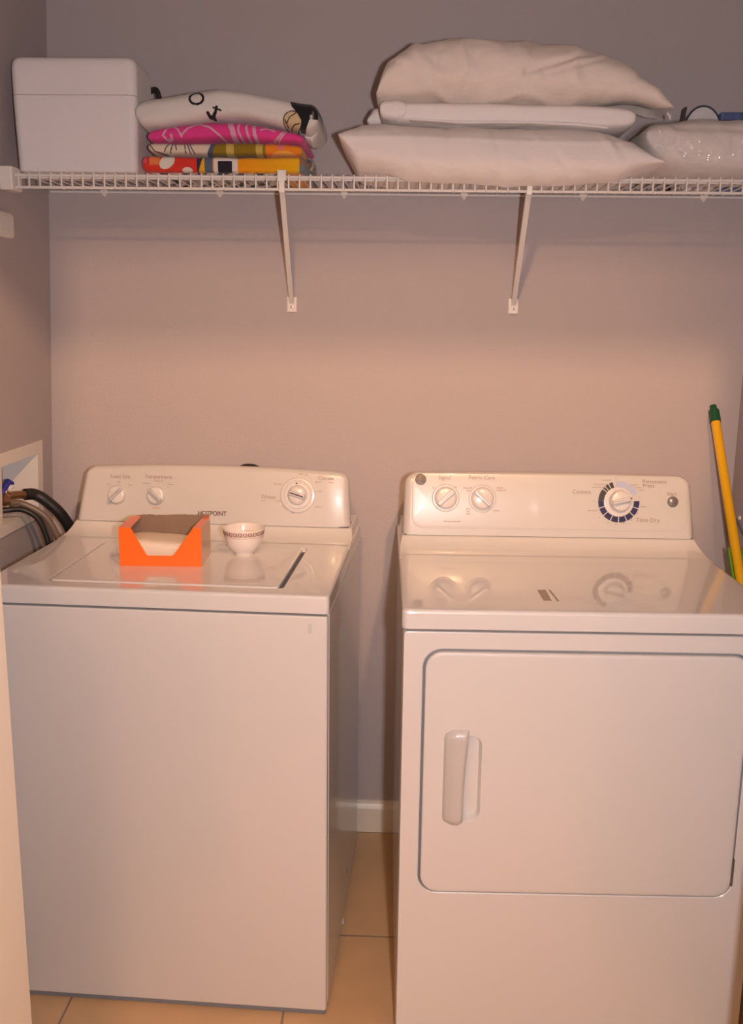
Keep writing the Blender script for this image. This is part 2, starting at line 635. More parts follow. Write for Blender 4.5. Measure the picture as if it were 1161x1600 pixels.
def knob(parent, F, x, w, r, ang, name='knob', skirt=True, bar_w=.0095, mat_body=None, off=0.0, bar_mat=None, h=.013):
    mw = F.frame(x, w, off)
    bm = B()
    lathe(bm, [(.001, -.004), (r, -.004), (r * 1.0, .003), (r * .97, .006), (r * .86, h * .85), (r * .7, h), (.001, h * 1.05)])
    k = finish(name, bm, mat_body or KNOB, parent, mw=mw)
    bm = B()
    # grip bar: rounded ridge across the dial
    l = r * .93
    L = []
    for z, i in ((h * .7, 0), (h * 1.5, .0004), (h * 1.7, .0012), (h * 1.78, .0026)):
        L.append([(px, py, z) for px, py in rr2(-l + i, -bar_w / 2 + i, l - i, bar_w / 2 - i, bar_w * .42 - i * .5)])
    loft(bm, L)
    g = finish('knob_grip', bm, bar_mat or KNOB_GREY, k, mw=Matrix.Rotation(math.radians(ang), 4, 'Z'))
    return k


def ticks(name, parent, F, items, m, off=.0006):
    """small printed marks too fine to read: (x, w, length, height) bars broken into word-like runs"""
    for (x, w, l, h, *rot) in items:
        bm = B()
        a = math.radians(rot[0]) if rot else 0
        n = max(1, int(l / (h * 1.1)))
        for i in range(n):
            c = (i + .5) / n * l - l / 2
            ww = l / n * .62
            hh = h * random.choice((.7, 1, .75))
            q = []
            for dx, dy in ((-ww / 2, -h / 2), (ww / 2, -h / 2), (ww / 2, -h / 2 + hh), (-ww / 2, -h / 2 + hh)):
                X = (c + dx) * math.cos(a) - dy * math.sin(a)
                Y = (c + dx) * math.sin(a) + dy * math.cos(a)
                q.append(bm.verts.new(F.pt(x + X, w + Y, off)))
            bm.faces.new(q)
        finish(name, bm, m, parent, smooth=False)


# ------------------------------------------------------------------ washing machine
WY = math.radians(-2.5)
wash = thing('washing_machine', 'white top loading washing machine with the orange box and bowl on its lid', 'washing machine', (.7535, -.7388, 0), WY)
WW, WD = .686, .66
bm = B(); slab(bm, -WW, .022, 0, WD, .012, .873, .006, .004)
finish('cabinet', bm, ENAMEL_SIDE, wash)
bm = B(); slab(bm, -WW + .001, 0, -.001, .021, .012, .8725, .006, .004)
finish('front_panel', bm, ENAMEL, wash)
bm = B(); slab(bm, -WW + .012, .012, -.012, WD - .02, .870, .882, .004, .001)
finish('seam_gap_shade', bm, GAP, wash)  # dark slab painting the shade of the open seam
bm = B(); slab(bm, -WW + .004, .004, -.004, WD - .01, .0015, .0135, .003, .001)
finish('base_gap_shade', bm, GASKET_SHADE, wash)  # dark slab added as the shade of the gap under the cabinet
for fx in (-.63, -.055):
    for fy in (.06, .6):
        bm = B(); lathe(bm, [(.001, 0), (.018, 0), (.018, .006), (.01, .008), (.01, .014), (.001, .014)], 16)
        finish('leveling_foot', bm, BLACK_RUBBER, wash, loc=(fx, fy, 0))
LID = (-.566, .040, -.094, .372, .014)
bm = B()
top_cover(bm, -WW - .002, .002, -.003, WD - .01, .8775, .914, .010, .007, hole=LID, depth=.010)
WF = Face(.49, .936, 5, 18, .1445)
cove(bm, WF, -WW - .001, .001, .385, .914, .004, .006, WD - .012)
finish('top_cover', bm, ENAMEL, wash)
bm = B()
L = []
lx0, ly0, lx1, ly1 = LID[0] + .0035, LID[1] + .003, LID[2] - .0095, LID[3] - .003
for z, i in ((.9045, 0), (.9115, 0), (.9132, .0006), (.9146, .002), (.9152, .0045)):
    L.append(rrz(lx0 + i, ly0 + i, lx1 - i, ly1 - i, .012 - i, z))
# a shallow dish in the lid
L.append(rrz(lx0 + .02, ly0 + .02, lx1 - .02, ly1 - .02, .012, .9150))
loft(bm, L)
finish('lid', bm, ENAMEL, wash)
bm = B(); slab(bm, LID[2] - .0085, LID[1] + .012, LID[2] - .001, LID[3] - .02, .9035, .9080, .002, .0005)
finish('lid_gap_shade', bm, GAP, wash)  # dark strip laid in the groove to paint its shade

wc_x0, wc_x1 = -.6825, -.0085
bm = B()
console_body(bm, WF, wc_x0, wc_x1, .024, .008, .026, .014, .010, WD - .015, bend=2.0)
cons = finish('control_console', bm, CONSOLE, wash, angle=50)
bm = B(); slab(bm, wc_x0 + .004, .492, wc_x1 - .004, .56, .932, .9375, .003, .001); finish('console_seam', bm, GAP, cons)

O = .0009


def wtext(body, x, w, size, m=INK, sx=1.0, bold=0.0, F=WF, par=None, off=O):
    return text_mesh('lettering', body, size, m, par or cons, F.frame(x, w, off), sx=sx, bold=bold)


wtext('Load Size', -.5735, .1085, .0128, INK_FAINT)
wtext('Temperature', -.4794, .1105, .0128, INK_FAINT)
wtext('HOTPOINT', -.3444, .0250, .0150, INK, sx=.92, bold=.0003)
wtext('Whites', -.2080, .0685, .0125, INK_FAINT)
wtext('Casuals', -.0700, .1175, .0125, INK_FAINT)
ticks('red_underline', cons, WF, [(-.220, .0595, .012, .0022), (-.058, .1085, .012, .0022), (-.484, .035, .022, .003)], INK_RED)
k1 = knob(cons, WF, -.580, .0645, .0225, 45)
k2 = knob(cons, WF, -.4825, .0655, .0225, -42)
ticks('printed_caption', cons, WF,
      [(-.577, .0965, .010, .003), (-.577, .0905, .002, .004), (-.603, .089, .009, .003), (-.5985, .083, .004, .002, -45), (-.548, .089, .009, .003),
       (-.553, .084, .004, .002, 45), (-.4785, .1005, .022, .003), (-.4785, .0935, .002, .005), (-.508, .094, .018, .003), (-.4475, .093, .018, .003),
       (-.503, .087, .004, .002, -45), (-.455, .086, .004, .002, 45),
       (-.130, .126, .010, .003), (-.118, .1245, .010, .003), (-.088, .108, .014, .0025), (-.0935, .106, .005, .0015, 30),
       (-.084, .086, .008, .003), (-.0925, .0855, .005, .0015), (-.086, .0485, .020, .0028), (-.100, .053, .004, .0015, -40),
       (-.186, .1005, .020, .0028), (-.173, .096, .005, .0015, 160), (-.183, .060, .016, .0028), (-.174, .062, .005, .0015, 20),
       (-.171, .050, .008, .0028), (-.167, .045, .008, .0028), (-.160, .042, .012, .0028), (-.147, .0335, .009, .004)], INK_FAINT)
dial = None
mw = WF.frame(-.1365, .0755)
bm = B(); lathe(bm, [(.001, -.003), (.0425, -.003), (.0425, .002), (.040, .0045), (.0365, .005), (.0355, .003), (.034, .003), (.032, .0065), (.001, .0075)], 56)
dial = finish('cycle_dial', bm, KNOB, cons, mw=mw)
bm = B(); lathe(bm, [(.001, .006), (.0235, .006), (.0228, .012), (.020, .0165), (.015, .019), (.001, .0195)], 40)
dk = finish('dial_cap', bm, KNOB, dial)
bm = B()
L = []
for z, i in ((.012, 0), (.022, .0006), (.0245, .002), (.0252, .004)):
    L.append([(px, py, z) for px, py in rr2(-.021 + i, -.0065 + i, .021 - i, .0065 - i, .004)])
loft(bm, L)
finish('knob_grip', bm, KNOB_GREY, dial, mw=Matrix.Rotation(math.radians(-17), 4, 'Z'))
bm = B(); lathe(bm, [(.0001, .0066), (.0022, .0066), (.0022, .0074), (.0001, .0074)], 12)
finish('pointer_dot', bm, INK, dial, mw=Matrix.Translation((-.003, .028, 0)))
# small punched hole, its shade painted as a dark disc, and badge of the cabinet
bm = B(); lathe(bm, [(.0001, 0), (.006, 0), (.006, .0006), (.0001, .0006)], 16)
finish('hole_shade', bm, GAP, wash, mw=Matrix.Translation((.0001, .40, .085)) @ Matrix.Rotation(PI / 2, 4, 'Y'))
bm = B(); slab(bm, -.003, -.0006, .003, .0008, -.009, .009, .001, .0002)
finish('printed_mark', bm, mat('grey_print', (.62, .585, .565), .5), wash, loc=(-.0345, -.0002, .848))

# ------------------------------------------------------------------ clothes dryer
DY = math.radians(1.2953)
dry = thing('clothes_dryer', 'white front loading clothes dryer with a rectangular door and round dial', 'clothes dryer', (.8965, -.8054, 0), DY)
DD = .72
bm = B(); slab(bm, 0, .024, WW, DD, .018, .872, .006, .004)
finish('cabinet', bm, ENAMEL_SIDE, dry)
DO = (.0375, .341, .6435, .8375, .036)        # x0 z0 x1 z1 r of the door opening
bm = B()
L = [rry(.0015, .0185, WW - .0015, .8715, .005, .023)]
L.append(rry(.0005, .0185, WW - .0005, .8715, .006, .004))
L.append(rry(.002, .020, WW - .002, .870, .006, .0008))
L.append(rry(.004, .022, WW - .004, .868, .006, 0))
x0, z0, x1, z1, r = DO
L.append(rry(x0 - .002, z0 - .002, x1 + .002, z1 + .002, r + .002, 0))
L.append(rry(x0, z0, x1, z1, r, .0015))
L.append(rry(x0, z0, x1, z1, r, .016))
loft(bm, L)
finish('front_panel', bm, ENAMEL, dry)
bm = B(); slab(bm, .012, .012, WW - .012, DD - .02, .869, .880, .004, .001)
finish('seam_gap_shade', bm, GASKET_SHADE, dry)  # shade of the seam, put in as a dark slab
bm = B()
loft(bm, [rry(x0 + .0004, z0 + .0004, x1 - .0004, z1 - .0004, r, .0155), rry(x0 + .0004, z0 + .0004, x1 - .0004, z1 - .0004, r, .011)])
finish('gasket_gap_shade', bm, GASKET_SHADE, dry)
bm = B()
gx0, gx1, gz0, gz1 = .0042, .0038, .0032, .0046   # the door hangs a little unevenly in its opening
L = []
dx0, dz0, dx1, dz1, dr = x0 + gx0, z0 + gz0, x1 - gx1, z1 - gz1, r - .003
for y, i in ((.0105, 0), (.002, 0), (-.0012, .0005), (-.0034, .002), (-.0044, .005), (-.0046, .009)):
    L.append(rry(dx0 + i, dz0 + i, dx1 - i, dz1 - i, dr - i, y))
# finger recess
hx0, hz0, hx1, hz1 = .088, .498, .1515, .668
L.append(rry(hx0 - .003, hz0 - .003, hx1 + .003, hz1 + .003, .020, -.0046))
L.append(rry(hx0 - .0005, hz0 - .0005, hx1 + .0005, hz1 + .0005, .0185, -.0036))
L.append(rry(hx0, hz0, hx1, hz1, .018, -.001))
L.append(rry(hx0 + .003, hz0 + .004, hx1 - .004, hz1 - .004, .015, .0095))
loft(bm, L)
door = finish('dryer_door', bm, ENAMEL, dry)
# handle: a bowed grip whose right edge curves in towards the bottom
bm = B()
N = 24
rows = []
for k in range(N + 1):
    t = k / N
    z = .4885 + t * (.6815 - .4885)
    xl = .0805 - .000 * t
    # right edge
    xr = .1265 - .0075 * math.sin(PI * min(1, (1 - t) * .62)) + .0005
    ce = 1.0
    d = min(t, 1 - t) * (.6815 - .4885)
    if d < .016:
        xl += .016 - math.sqrt(max(.016 ** 2 - (.016 - d) ** 2, 0))
        if t < .5:
            xr -= .45 * (.016 - math.sqrt(max(.016 ** 2 - (.016 - d) ** 2, 0)))
        ce = math.sqrt(max(1 - ((.016 - d) / .016) ** 2, 0))
    wv = xr - xl
    row = []
    M = 14
    for m_ in range(M + 1):
        s = m_ / M
        hgt = .011 * (min(1, s / .45) ** .6) * (.25 + .75 * ce)
        if s > .86:
            hgt -= .004 * ((s - .86) / .14) ** 2
        row.append((xl + wv * s, -.0048 - hgt, z))
    for m_ in range(M, -1, -1):
        s = m_ / M
        row.append((xl + wv * s, -.0044 + (.002 if s > .3 else -.0003), z))
    rows.append(row)
loft(bm, rows)
finish('door_handle', bm, CONSOLE, door, angle=40)
for hz in (.395, .740):
    bm = B(); slab(bm, .6395, -.0015, .6440, .010, hz - .028, hz + .028, .001, .0006)
    if hz < .5:
        finish('door_hinge', bm, mat('hinge_metal', (.20, .17, .15), .5, metal=.5), dry)
    else:
        bm.free()
bm = B()
top_cover(bm, -.003, WW + .003, -.006, DD - .01, .8765, .914, .012, .008)
DF = Face(.49, .938, 6, 18, .1515)
cove(bm, DF, -.001, WW + .001, .375, .914, .007, .007, DD - .012)
finish('top_cover', bm, ENAMEL, dry)
bm = B()
for poly in ([(.2631, .1333), (.2796, .1343), (.2795, .0641), (.2644, .0632)], [(.2854, .1346), (.2892, .1348), (.2935, .062), (.2896, .0606)]):
    lo = [bm.verts.new((px, py, .9142)) for px, py in poly]
    hi = [bm.verts.new((px, py, .9146)) for px, py in poly]
    for i in range(4):
        bm.faces.new((lo[i], lo[(i + 1) % 4], hi[(i + 1) % 4], hi[i]))
    bm.faces.new(hi)
finish('printed_mark', bm, mat('taupe_print', (.40, .31, .24), .5), dry, smooth=False)
bm = B()
console_body(bm, DF, .0065, .6820, .004, .011, .030, .017, .004, DD - .015)
dcon = finish('control_console', bm, CONSOLE, dry, angle=50)
bm = B(); slab(bm, .010, .492, .678, .56, .934, .9395, .003, .001); finish('console_seam', bm, GAP, dcon)
# inset control panel, conforming to the face
bm = B()
nu, nv = 60, 18
px0, px1, pw0, pw1, pr_ = .0265, .6625, .0165, .1435, .026
rows = []
for layer, (ins, off) in enumerate(((0, .0002), (0, .0010), (.0015, .0016))):
    rows.append([DF.pt(a, b, off) for a, b in rr2(px0 + ins, pw0 + ins, px1 - ins, pw1 - ins, pr_ - ins, 10)])
rws = loft(bm, rows, True, False)
# fill with rows that follow the curve
inner = rr2(px0 + .0015, pw0 + .0015, px1 - .0015, pw1 - .0015, pr_ - .0015, 10)
ins = 1
prev = rws[-1]
for s in (.9, .75, .55, .3, .08):
    cur = []
    cx, cw = (px0 + px1) / 2, (pw0 + pw1) / 2
    for a, b in inner:
        # shrink mostly in w so the rings follow the bend
        a2 = cx + (a - cx) * (1 - (1 - s) * .12)
        cur.append(bm.verts.new(DF.pt(a2, cw + (b - cw) * s, .0016)))
    for i in range(len(cur)):
        j = (i + 1) % len(cur)
        bm.faces.new((prev[i], prev[j], cur[j], cur[i]))
    prev = cur
bm.faces.new(prev)
finish('control_panel', bm, CONSOLE, dcon, angle=50)
OD = .0026


def dtext(*a, **k):
    return wtext(*a, F=DF, par=dcon, off=OD, **k)


dtext('Signal', .1018, .1335, .0128, INK_FAINT)
dtext('Fabric Care', .1880, .1345, .0128, INK_FAINT)
dtext('Cottons', .4183, .1050, .0128, INK_FAINT)
dtext('Permanent', .5860, .1310, .0128, INK_FAINT)
dtext('Press', .5725, .1215, .0128, INK_FAINT)
dtext('Time Dry', .5713, .0420, .0140, INK_FAINT)
dtext('Start', .6258, .1035, .0125, INK_FAINT)
for kx, an in ((.1048, 42), (.1895, -42)):
    bm = B(); lathe(bm, [(.001, .001), (.0325, .001), (.0325, .0034), (.0305, .0044), (.029, .003), (.001, .003)], 44)
    rg = finish('knob_ring', bm, KNOB, dcon, mw=DF.frame(kx, .0868))
    knob(dcon, DF, kx, .0868, .0265, an, off=.004, h=.012, bar_w=.012, bar_mat=KNOB)
DCX, DCW = .5040, .0835
bm = B()
lathe(bm, [(.001, .001), (.0335, .001), (.0335, .0028), (.0315, .0034), (.001, .0034)], 48, DF.frame(DCX, DCW))
finish('dial_plate', bm, KNOB, dcon)
dk = knob(dcon, DF, DCX + .0015, DCW + .002, .0255, 14, name='cycle_dial', off=.004, h=.016, bar_w=.012, bar_mat=KNOB)
bm = B(); lathe(bm, [(.0001, .028), (.0022, .028), (.0022, .0295), (.0001, .0295)], 12)
finish('pointer_dot', bm, INK, dk, mw=Matrix.Translation((.0195, .0055, 0)))
bm = B()
seg0, seg1 = 5, -185
n_seg = 8
for i in range(n_seg):
    a = seg0 + (seg1 - seg0) * i / n_seg
    bq = seg0 + (seg1 - seg0) * (i + 1) / n_seg
    ring_arc(bm, DF, DCX, DCW, .0345, .0475, a - 1.6, bq + 1.6, OD, 6)
finish('time_band', bm, INK_NAVY, dcon, smooth=False)
bm = B()
for a, b_ in ((176, 143), (140, 134), (131, 122), (119, 108)):
    ring_arc(bm, DF, DCX, DCW, .0345, .0475, a, b_, OD, 5)
finish('cottons_band', bm, INK_BLACK, dcon, smooth=False)
bm = B()
for a, b_ in ((99, 66), (63, 50), (47, 25)):
    ring_arc(bm, DF, DCX, DCW, .0345, .0475, a, b_, OD, 5)
finish('press_band', bm, INK_BLUE, dcon, smooth=False)
bm = B(); lathe(bm, [(.001, .001), (.0125, .001), (.0125, .004), (.0105, .0075), (.006, .0095), (.001, .010)], 28)
finish('start_button', bm, mat('grey_button', (.17, .15, .14), .25, coat=.6), dcon, mw=DF.frame(.6281, .0855))
ticks('printed_caption', dcon, DF,
      [(.155, .1105, .020, .003), (.160, .105, .016, .003), (.229, .1115, .014, .003), (.233, .106, .024, .003), (.122, .112, .016, .003), (.076, .1095, .004, .003),
       (.157, .0625, .010, .003), (.157, .057, .010, .003), (.157, .051, .012, .003), (.222, .059, .016, .003), (.120, .0325, .040, .0026),
       (.462, .123, .030, .003), (.455, .117, .026, .003), (.475, .1335, .022, .0025), (.538, .123, .016, .0025), (.548, .117, .016, .0025), (.556, .111, .016, .0025),
       (.444, .0625, .024, .003), (.446, .086, .003, .003), (.560, .0735, .012, .003), (.552, .095, .005, .002), (.497, .137, .004, .002),
       (.460, .0465, .004, .003), (.480, .036, .004, .003), (.498, .0315, .005, .003), (.516, .034, .005, .003), (.533, .043, .005, .003), (.547, .0575, .004, .003), (.451, .0625, .003, .003)], INK_FAINT, off=OD)
# round emblem with a curly monogram
em = DF.frame(.0465, .1285, .0014)
bm = B(); lathe(bm, [(.0001, 0), (.0128, 0), (.0128, .0014), (.0115, .0020), (.0001, .0020)], 36)
emb = finish('round_emblem', bm, CHROME_DARK, dcon, mw=em)
bm = B()
circ = lambda r_, a0, a1, cx=0, cy=0, n=16: [(cx + r_ * math.cos(math.radians(a0 + (a1 - a0) * i / n)), cy + r_ * math.sin(math.radians(a0 + (a1 - a0) * i / n)), .0022) for i in range(n + 1)]
tube(bm, circ(.0106, 0, 360, n=32), .0004, 5)
tube(bm, circ(.0034, 60, 330, -.0034, .0012), .00065, 5)
tube(bm, [(-.0008, -.0004, .0022), (-.0012, -.0036, .0022), (-.0032, -.0058, .0022), (-.0052, -.0048, .0022)], .0006, 5)
tube(bm, circ(.0022, 40, 280, .0034, .0026), .0006, 5)
tube(bm, circ(.0026, 80, 330, .0034, -.0022), .00065, 5)
for q in range(4):
    tube(bm, circ(.0016, 200 + 90 * q, 380 + 90 * q, .0082 * math.cos(math.radians(45 + 90 * q)), .0082 * math.sin(math.radians(45 + 90 * q)), 8), .0004, 5)
finish('emblem_script', bm, EMBLEM_LINE, emb)

# ------------------------------------------------------------------ wire shelf
SZ = 1.7320
SYF = -.3035
shelf = thing('wire_shelf', 'long white wire closet shelf across the back wall', 'shelf', (0, 0, SZ))
bm = B()
path = [(0, -.006, 0), (0, -.15, 0), (0, SYF + .004, 0)] + [(0, SYF - .0005 + .0045 * math.cos(a) - .0045 * 0, -.0045 + .0045 * math.sin(a)) for a in ()]
path += [(0, SYF + .0012, -.0008), (0, SYF, -.004), (0, SYF, -.018), (0, SYF, -.0315)]
tube(bm, path, .0020, 6)
w0 = finish('deck_wire', bm, WIRE, shelf, loc=(.034, 0, 0))
for i in range(1, 72):
    c = w0.copy()
    COL.objects.link(c)
    c.parent = shelf
    c.location = (.034 + .0238 * i, 0, 0)
for nm, y, z, r_ in (('front_rail', SYF + .0045, -.0050, .0031), ('lip_rail', SYF + .0045, -.0305, .0031), ('back_rail', -.012, -.0048, .0028), ('cross_rail', -.262, -.0048, .0028)):
    bm = B()
    tube(bm, [(-.003, y, z), (WX - .002, y, z)], r_, 8)
    finish(nm, bm, WIRE, shelf)
for cx in (.132, .422, .731, 1.027, 1.317, 1.61):
    bm = B()
    slab(bm, -.010, -.0165, .010, -.0005, -.0085, .006, .003, .002)
    loft(bm, [rrz(-.007, -.0145, .007, -.0005, .002, -.0084), rrz(-.002, -.010, .002, -.0005, .001, -.0150)])
    finish('wall_clip', bm, BOXPLASTIC, shelf, loc=(cx, 0, 0))
bm = B()
slab(bm, -.004, -.318, .026, -.262, -.038, .012, .004, .003)
finish('end_bracket', bm, BOXPLASTIC, shelf)
bm = B()
slab(bm, WX - .03, -.318, WX - .0005, -.262, -.038, .012, .004, .003)
finish('end_bracket', bm, BOXPLASTIC, shelf)


def brace(label, xf, xw, zw):
    t = thing('shelf_brace', label, 'shelf brace', (xw, 0, zw), 0, 'diagonal braces under the shelf')
    d = xf - xw
    top = SZ - zw
    # strut: a folded steel strip from the front rail down to the wall
    a = Vector((d, SYF - .004, top - .020))
    b = Vector((0, -.007, .006))
    ax = (b - a).normalized()
    sx = Vector((1, 0, 0))
    nz = ax.cross(sx).normalized()
    bm = B()
    L = []
    for s in (0, .03, .97, 1):
        p = a + (b - a) * s
        hw = .0058 if 0 < s < 1 else .0052
        q = [(-hw, .0035), (-hw, -.0115), (-hw + .0013, -.0115), (-hw + .0013, .0022), (hw - .0013, .0022), (hw - .0013, -.0115), (hw, -.0115), (hw, .0035)]
        L.append([p + sx * u + nz * (-v if nz.y > 0 else v) for u, v in q])
    loft(bm, L)
    finish('strut', bm, WIRE, t, angle=20)
    bm = B()
    slab(bm, d - .0095, SYF - .0062, d + .0095, SYF - .0028, top - .014, top + .0085, .0012, .0008)
    slab(bm, d - .0060, SYF - .0062, d + .0060, SYF - .0028, top - .038, top - .013, .0012, .0008)
    slab(bm, d - .0095, SYF - .004, d + .0095, SYF + .012, top + .0055, top + .0085, .0012, .0008)
    finish('rail_hook', bm, WIRE, t)
    bm = B()
    slab(bm, -.0125, -.003, .0125, -.0002, -.019, .019, .003, .001)
    slab(bm, -.0065, -.010, -.0050, -.002, .004, .018, .0004, .0003)
    slab(bm, .0050, -.010, .0065, -.002, .004, .018, .0004, .0003)
    finish('wall_plate', bm, BOXPLASTIC, t)
    bm = B()
    lathe(bm, [(.0001, 0), (.0036, 0), (.0032, .0016), (.0001, .0022)], 14)
    finish('screw', bm, mat('screw_steel', (.42, .38, .35), .4, metal=.7), t, mw=Matrix.Translation((0, -.003, -.006)) @ Matrix.Rotation(PI / 2, 4, 'X'))
    return t


brace('white diagonal shelf brace nearer the foam cooler, hooked on below the folded towels', .6145, .5990, 1.4595)
brace('white diagonal shelf brace hooked on below the bottom pillow', 1.1505, 1.1595, 1.4620)

SH = SZ + .0024        # where things stand on the shelf


# ------------------------------------------------------------------ cloth bodies
def smooth_curve(pts, xs, win=3):
    a = np.interp(xs, [p[0] for p in pts], [p[1] for p in pts])
    for _ in range(win):
        b = a.copy()
        b[1:-1] = (a[:-2] + 2 * a[1:-1] + a[2:]) / 4
        a = b
    return a


def cloth_body(name, m, top, bot, yf, yb, p=2.6, nx=90, ns=56, endr=.03, endk=.3, amp=.004, freq=14, seed=0, floor=None, color=None,
               parent=None, win=3, crease=None, ridge=0.0, rise=None, front=0.0):
    """a stuffed or folded cloth body: the outline top(x), bot(x) gives its height at each place, a superellipse its section"""
    x0, x1 = top[0][0], top[-1][0]
    ts = np.linspace(0, 1, nx + 1)
    ts = .5 - .5 * np.cos(PI * ts) * (1 - .25) - .25 * (.5 - ts) * 2 * .5 if False else ts
    xs = x0 + (x1 - x0) * ts
    # finer stations near the ends
    e = np.concatenate([x0 + endr * (1 - np.cos(np.linspace(0, PI / 2, 8))), xs[(xs > x0 + endr * 1.05) & (xs < x1 - endr * 1.05)],
                        x1 - endr * (1 - np.cos(np.linspace(PI / 2, 0, 8)))])
    xs = e
    zt = smooth_curve(top, xs, win)
    zb = smooth_curve(bot, xs, win)
    bm = B()
    rows = []
    for i, x in enumerate(xs):
        h = (zt[i] - zb[i]) / 2
        zc = (zt[i] + zb[i]) / 2
        d = min(x - x0, x1 - x)
        k = 1.0
        if d < endr:
            k = endk + (1 - endk) * math.sqrt(max(1 - (1 - d / endr) ** 2, 0))
        Yf = yf(x) if callable(yf) else yf
        Yb = yb(x) if callable(yb) else yb
        yc, hy = (Yf + Yb) / 2, (Yb - Yf) / 2 * (.9 + .1 * k)
        row = []
        for s in range(ns):
            a = 2 * PI * s / ns
            a -= front * math.sin(a)
            c, sn = math.cos(a), math.sin(a)
            y = yc - hy * math.copysign(abs(c) ** (2 / p), c)
            z = zc + h * k * math.copysign(abs(sn) ** (2 / p), sn)
            if rise and sn < 0:
                z += rise(x) * (y - Yf) / (Yb - Yf)
            P = Vector((x, y, z))
            n = Vector((0, -c, sn * 1.2)).normalized()
            q = Vector((x * freq, y * freq, z * freq * 1.6 + seed * 7.3))
            dn = noise.noise(q) * amp + noise.noise(q * 2.3) * amp * .5
            if ridge:
                rd = 1 - abs(noise.noise(Vector((x * 9 + z * 6, y * 7, z * 11 + seed * 3.1))) * 2)
                dn += ridge * max(0, rd - .55) * 2
            if crease:
                dn += crease(x, y, z)
            P += n * dn * (k if d < endr else 1)
            if floor is not None and P.y > SYF - .006 and P.z < floor:
                P.z = floor
            row.append(P)
        rows.append(row)
    loft(bm, rows)
    o = finish(name, bm, m, parent, angle=60)
    if color:
        me = o.data
        ca = me.color_attributes.new('Col', 'FLOAT_COLOR', 'POINT')
        nrm = [v.normal.copy() for v in me.vertices]
        for i, v in enumerate(me.vertices):
            ca.data[i].color = (*color(v.co, nrm[i]), 1)
    return o


# bottom pillow
def seam_crease(x, y, z):
    if y > -.2:
        return 0
    v = .0022 * math.exp(-((z - 1.797 - .004 * math.sin(x * 9)) / .004) ** 2)
    for (xa, za, xb, zb_, dp, wd) in ((.965, 1.84, .975, 1.75, -.003, .006), (1.06, 1.82, 1.09, 1.74, -.002, .006), (1.17, 1.80, 1.23, 1.73, -.0025, .007), (1.30, 1.82, 1.34, 1.76, -.003, .007), (.87, 1.78, .90, 1.74, -.002, .005)):
        dx, dz = xb - xa, zb_ - za
        t = min(1, max(0, ((x - xa) * dx + (z - za) * dz) / (dx * dx + dz * dz)))
        v += dp * math.exp(-(math.hypot(x - xa - t * dx, z - za - t * dz) / wd) ** 2)
    return v


bt = [(.740, 1.812), (.765, 1.828), (.790, 1.838), (.90, 1.840), (.972, 1.838), (1.10, 1.836), (1.20, 1.836), (1.30, 1.829), (1.36, 1.805), (1.40, 1.778), (1.424, 1.760)]
bb = [(.740, 1.800), (.757, 1.772), (.779, 1.735), (.83, 1.728), (.892, 1.708), (1.099, 1.700), (1.25, 1.704), (1.332, 1.714), (1.38, 1.736), (1.424, 1.750)]
pil = cloth_body('bed_pillow', COTTON, bt, bb, -.362, -.02, p=2.9, endr=.012, endk=.5, amp=.0028, freq=10, seed=1, floor=SH, win=1, nx=170, ns=110, ridge=.0025, crease=seam_crease)
tag(pil, 'white bed pillow lowest of the pile, sagging over the front of the wire shelf', 'pillow', 'bed pillows on the shelf')
# folded white sheet between the pillows
st = [(.833, 1.880), (.87, 1.884), (.95, 1.884), (1.10, 1.882), (1.25, 1.880), (1.33, 1.876), (1.367, 1.868)]
sb = [(.833, 1.842), (.87, 1.838), (.95, 1.833), (1.10, 1.832), (1.25, 1.829), (1.33, 1.826), (1.367, 1.832)]
shf = cloth_body('folded_sheet', SHEET, st, sb, -.315, -.06, p=4.5, endr=.016, endk=.45, amp=.002, freq=12, seed=5, nx=110, ns=72)
tag(shf, 'folded white sheet pressed flat between the two bed pillows', 'folded sheet')
st2 = [(.826, 1.884), (.86, 1.887), (.882, 1.884)]
sb2 = [(.826, 1.846), (.86, 1.840), (.882, 1.842)]
cloth_body('folded_end', SHEET, st2, sb2, -.322, -.20, p=3.5, endr=.010, endk=.5, amp=.0018, freq=30, seed=8, nx=30, ns=48, parent=shf)
st3 = [(.89, 1.846), (1.0, 1.842), (1.15, 1.843), (1.25, 1.841), (1.31, 1.833)]
sb3 = [(.89, 1.840), (1.0, 1.834), (1.15, 1.834), (1.25, 1.829), (1.31, 1.824)]
cloth_body('loose_hem', SHEET, st3, sb3, -.321, -.20, p=3, endr=.01, endk=.4, amp=.0015, freq=26, seed=9, nx=70, ns=40, parent=shf)
# shadowed back end of the sheet, bunched on the left
st4 = [(.795, 1.868), (.81, 1.888), (.835, 1.892)]
sb4 = [(.795, 1.846), (.81, 1.842), (.835, 1.840)]
cloth_body('bunched_corner', SHEET, st4, sb4, -.235, -.10, p=2.6, endr=.010, endk=.3, amp=.003, freq=30, seed=12, nx=30, ns=48, parent=shf)


# top pillow
def top_crease(x, y, z):
    if y > -.15:
        return 0
    v = 0
    # long diagonal folds in the cover
    for (xa, za, xb, zb_, dp, wd) in ((1.13, 1.935, 1.29, 1.985, -.0075, .007), (1.17, 1.930, 1.31, 1.970, -.004, .006), (.83, 1.895, .93, 1.905, .004, .008),
                                      (.93, 1.92, .95, 1.98, -.003, .006), (1.00, 1.90, 1.03, 1.97, -.003, .007), (1.30, 1.90, 1.40, 1.945, -.003, .008)):
        dx, dz = xb - xa, zb_ - za
        L2 = dx * dx + dz * dz
        t = ((x - xa) * dx + (z - za) * dz) / L2
        t = min(1, max(0, t))
        d = math.hypot(x - xa - t * dx, z - za - t * dz)
        v += dp * math.exp(-(d / wd) ** 2)
    return v


